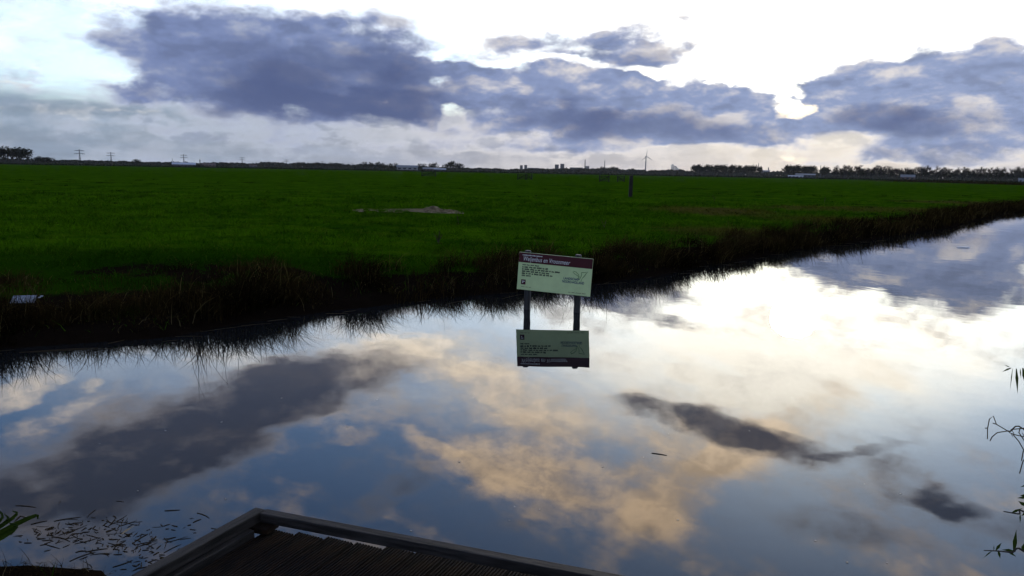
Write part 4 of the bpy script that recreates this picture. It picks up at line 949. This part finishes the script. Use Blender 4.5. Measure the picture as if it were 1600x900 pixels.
# wind turbine
d = 3900; x, y = at(9.52, d); S = d * PXM; hub = 25.5 * S
o = empty('wind_turbine', (x, y, GZ), 0.35); tag(o, 'tall three-bladed wind turbine on the horizon', 'wind turbine')
mb = MB(); mb.tube([(0, 0, 0), (0, 0, hub * 0.5), (0, 0, hub)], [3.6, 2.9, 2.0], 14); mb.build('tower', M['turbine'], o)
mb = MB(); mb.box((0, 1.5, hub + 1), (4, 11, 4)); nac = mb.build('nacelle', M['turbine'], o, 0.6)
mb = MB(); mb.tube([(0, -4, hub + 1), (0, -6.5, hub + 1), (0, -8, hub + 1)], [2.0, 1.8, 0.3], 12); mb.build('hub', M['turbine'], o)
for ang in (3, 117, 237):
    mb = MB(); L = 11.5 * S; a = R(ang); dv = Vector((math.sin(a), 0, math.cos(a))); sv = Vector((math.cos(a), 0, -math.sin(a))); c = Vector((0, -6, hub + 1)); vs = []
    for u, w, th in ((0.02, 1.6, 0.9), (0.2, 3.6, 0.7), (0.55, 2.4, 0.45), (1.0, 0.6, 0.15)):
        p = c + dv * (L * u)
        vs += [p + sv * (w * 0.35) , p + Vector((0, th, 0)), p - sv * (w * 0.65), p - Vector((0, th, 0))]
    mb.add(vs, [(4 * i + j, 4 * i + (j + 1) % 4, 4 * i + 4 + (j + 1) % 4, 4 * i + 4 + j) for i in range(3) for j in range(4)] + [(0, 3, 2, 1), (12, 13, 14, 15)]); mb.build('blade', M['turbine'], o)

# chimneys and masts
def chimney(px_az, d, pxh, r, label, m, name='chimney'):
    x, y = at(px_az, d); h = pxh * d * PXM; o = empty(name, (x, y, GZ)); tag(o, label, name.replace('_', ' '))
    mb = MB(); mb.tube([(0, 0, 0), (0, 0, h * 0.5), (0, 0, h)], [r * 1.25, r * 1.1, r * 0.9], 12); mb.build('shaft', M[m], o)
    mb = MB(); mb.tube([(0, 0, h), (0, 0, h + r * 0.8)], [r * 1.1, r * 1.1], 12); mb.build('rim', M['darkwall'], o)
chimney(5.16, 3000, 19.5, 1.6, 'dark slender factory chimney beside the pale factory block', 'darkwall')
chimney(6.58, 3300, 18.5, 1.7, 'grey slender chimney rising behind the flat-topped clump of trees', 'concrete')
chimney(17.30, 2600, 18.5, 0.9, 'thin mast at the right end of the long wood', 'darkwall', 'mast')
chimney(15.84, 2700, 14.5, 0.7, 'short mast behind the long wood, left of the thin mast', 'darkwall', 'mast')
chimney(21.35, 1500, 17.0, 0.55, 'left of two thin flues beside the square-topped wood', 'darkwall', 'flue')
chimney(21.57, 1500, 17.0, 0.55, 'right of two thin flues beside the square-topped wood', 'darkwall', 'flue')
chimney(17.98, 2600, 12.0, 1.6, 'stubby dark flue among the factory roofs left of the square-topped wood', 'darkwall', 'flue')
chimney(-23.59, 2600, 10.0, 0.5, 'thin pole at the left part of the white shed', 'darkwall', 'pole')
x, y = at(-21.87, 700)
o = empty('marker_pole', (x, y, GZ)); tag(o, 'short dark pole with a bush at its foot right of the white shed', 'pole')
mb = MB(); mb.tube([(0, 0, 0), (0, 0, 6.4)], [0.45, 0.28], 8); mb.build('pole', M['bark'], o); mb = MB(); mb.box((0, 0, 5.3), (1.6, 0.2, 0.25)); mb.build('crossbar', M['bark'], o)
rr = np.random.default_rng(3); V, F = quads(rr.normal(0, 1, (160, 3)) * np.array([2.0, 1.0, 0.5]) + [0, 0, 0.9], 0.3, rr); link('bush', np_mesh('bush', V, F), M['foliage'], o)

# buildings
def building(az_, d, w, dep, h, label, wall, roof=None, rh=0.0, name='farm_shed', cat='shed', flat=False, rows=0, cols=0, wm='glass', group=None):
    x, y = at(az_, d); o = empty(name, (x, y, GZ), -R(az_)); tag(o, label, cat, group)
    mb = MB(); mb.box((0, 0, h / 2), (w, dep, h)); mb.build('wall', M[wall], o)
    mb = MB()
    if flat: mb.box((0, 0, h + 0.3), (w + 0.6, dep + 0.6, 0.6))
    else:
        e = 0.5; W2, D2_ = w / 2 + e, dep / 2 + e
        mb.add([(-W2, -D2_, h), (W2, -D2_, h), (W2, D2_, h), (-W2, D2_, h), (-W2, 0, h + rh), (W2, 0, h + rh)], [(0, 1, 5, 4), (2, 3, 4, 5), (0, 4, 3), (1, 2, 5), (3, 2, 1, 0)])
    mb.build('roof', M[roof or wall], o)
    for i in range(rows):
        for j in range(cols):
            mb = MB(); mb.box((w * ((j + 0.5) / cols - 0.5), -dep / 2 - 0.03, h * (i + 0.55) / rows), (w / cols * 0.55, 0.1, h / rows * 0.5)); mb.build('window', M[wm], o)
    return o
building(-22.88, 1300, 33, 16, 2.2, 'long low shed with bright white roof on the left horizon', 'darkwall', 'whitewall', 3.2, rows=1, cols=6)
building(-21.35, 1250, 20, 12, 2.5, 'low shed with grey brown roof right of the white shed', 'brick', 'roof', 2.6, rows=1, cols=4)
building(-18.45, 1350, 12, 8, 2.5, 'small dark shed with white gable beneath the fourth pylon', 'darkwall', 'roof', 1.5, rows=1, cols=2)
building(-7.78, 1150, 30, 14, 4.0, 'long farm shed with pale grey roof left of the wide gate', 'concrete', 'steel', 3.0, rows=1, cols=4)
building(-6.16, 1050, 18, 10, 2.2, 'low brown farm shed behind the wide gate', 'brick', 'concrete', 2.0, rows=1, cols=4)
building(-5.42, 1000, 15, 8, 1.8, 'low white-roofed shed in front of the tree clump', 'darkwall', 'whitewall', 1.3, rows=1, cols=3)
building(0.52, 3600, 13, 14, 27, 'left of two small apartment towers on the horizon above the sign', 'darkwall', 'concrete', name='apartment_tower', cat='apartment tower', flat=True, rows=6, cols=3)
building(0.84, 3600, 13, 14, 29, 'right of two small apartment towers on the horizon above the sign', 'darkwall', 'concrete', name='apartment_tower', cat='apartment tower', flat=True, rows=6, cols=3)
building(3.11, 3200, 16, 16, 30, 'lower left block of the twin apartment towers left of the chimneys', 'darkwall', 'concrete', name='apartment_tower', cat='apartment tower', flat=True, rows=8, cols=4)
building(3.51, 3200, 16, 16, 33, 'taller right block of the twin apartment towers left of the chimneys', 'darkwall', 'concrete', name='apartment_tower', cat='apartment tower', flat=True, rows=8, cols=4)
building(1.41, 2600, 40, 20, 12, 'wide flat building right of the two small apartment towers', 'darkwall', 'concrete', name='office_block', cat='building', flat=True, rows=3, cols=8)
building(4.53, 2800, 46, 25, 17, 'wide dark factory hall left of the first chimney', 'darkwall', 'concrete', name='factory_hall', cat='factory', flat=True, rows=2, cols=8)
building(5.33, 2850, 14, 18, 23, 'pale square factory block at the foot of the first chimney', 'concrete', 'concrete', name='factory_block', cat='factory', flat=True, rows=4, cols=3)
building(8.83, 2300, 40, 20, 9, 'long low pale shed left of the wind turbine', 'concrete', 'steel', 3, name='warehouse', cat='warehouse', rows=1, cols=8)
building(11.69, 2000, 46, 20, 6, 'low pale warehouse below the steam plume', 'concrete', 'steel', 2, name='warehouse', cat='warehouse', rows=1, cols=8)
building(17.73, 2400, 30, 20, 14, 'pale factory roofs between the long wood and the square-topped wood', 'concrete', 'steel', 3, name='factory_hall', cat='factory', rows=2, cols=5)
building(18.24, 2300, 18, 16, 11, 'small grey factory block left of the square-topped wood', 'steel', 'concrete', name='factory_block', cat='factory', flat=True, rows=2, cols=4)
building(20.41, 1000, 22, 10, 3.2, 'long grey barn in front of the square-topped wood', 'darkwall', 'concrete', 1.6, rows=1, cols=5)
building(19.79, 950, 16, 8, 1.6, 'low white shed left of the grey barn', 'whitewall', 'whitewall', 0.8, rows=1, cols=4)
building(26.70, 840, 12, 8, 2.5, 'small house with grey roof half hidden in the right-hand tree belt', 'brick', 'steel', 2.5, name='house', cat='house', rows=1, cols=3)
building(33.03, 780, 6, 5, 2.2, 'tiny white shed at the right end of the horizon', 'whitewall', 'steel', 1.2, rows=1, cols=2)

# steam from a plant beyond the horizon
x, y = at(11.60, 3400); S = 3400 * PXM
bm = bmesh.new(); rd = random.Random(11)
for (u, v, r) in [(-3, 9, 3.6), (0, 10, 3.8), (-4, 13, 3.0), (3, 7, 3.6), (6, 6, 3.2), (10, 5, 3.0), (14, 4, 2.4), (-1, 6, 3.0), (18, 3.4, 1.6), (-5.5, 11.5, 2.0)]:
    mtx = Matrix.Translation((u * S, rd.uniform(-6, 6), v * S)) @ Matrix.Diagonal((r * S, r * S * 0.9, r * S * 0.8, 1))
    bmesh.ops.create_icosphere(bm, subdivisions=3, radius=1.0, matrix=mtx)
me = bpy.data.meshes.new('steam_plume'); bm.to_mesh(me); bm.free()
vm = bpy.data.materials.new('steam'); vm.use_nodes = True; t = NT(vm.node_tree); t.n.clear()
pv = t.node('ShaderNodeVolumePrincipled'); pv.inputs['Color'].default_value = (0.93, 0.95, 1.0, 1)
nz = t.noise(t.node('ShaderNodeTexCoord').outputs['Object'], 0.11, 4, 0.6); t.put(pv.inputs['Density'], t.step(nz, 0.36, 0.60, 0.0, 0.3)); pv.inputs['Anisotropy'].default_value = 0.45
oo = t.node('ShaderNodeOutputMaterial'); t.l.new(pv.outputs[0], oo.inputs['Volume'])
o = link('steam_plume', me, vm); o.location = (x, y, GZ); tag(o, 'pale blue white steam plume drifting up beside the long wood', 'steam', kind='stuff')

# ------------------------------------------------------------------ the air
mb = MB(); mb.box((400, 2400, 90), (13000, 12000, 184)); me = mb.mesh('haze')
hm = bpy.data.materials.new('haze'); hm.use_nodes = True; t = NT(hm.node_tree); t.n.clear()
pv = t.node('ShaderNodeVolumePrincipled'); pv.inputs['Color'].default_value = (0.90, 0.93, 1.0, 1); pv.inputs['Density'].default_value = 0.00003; pv.inputs['Anisotropy'].default_value = 0.3
oo = t.node('ShaderNodeOutputMaterial'); t.l.new(pv.outputs[0], oo.inputs['Volume'])
tag(link('haze', me, hm), 'thin evening haze over the polder', 'haze', kind='stuff')
for k, v in protos.items():                               # prototypes that were never planted
    for p in v:
        if 'label' not in p:
            for c in list(p.children): bpy.data.objects.remove(c)
            bpy.data.objects.remove(p)
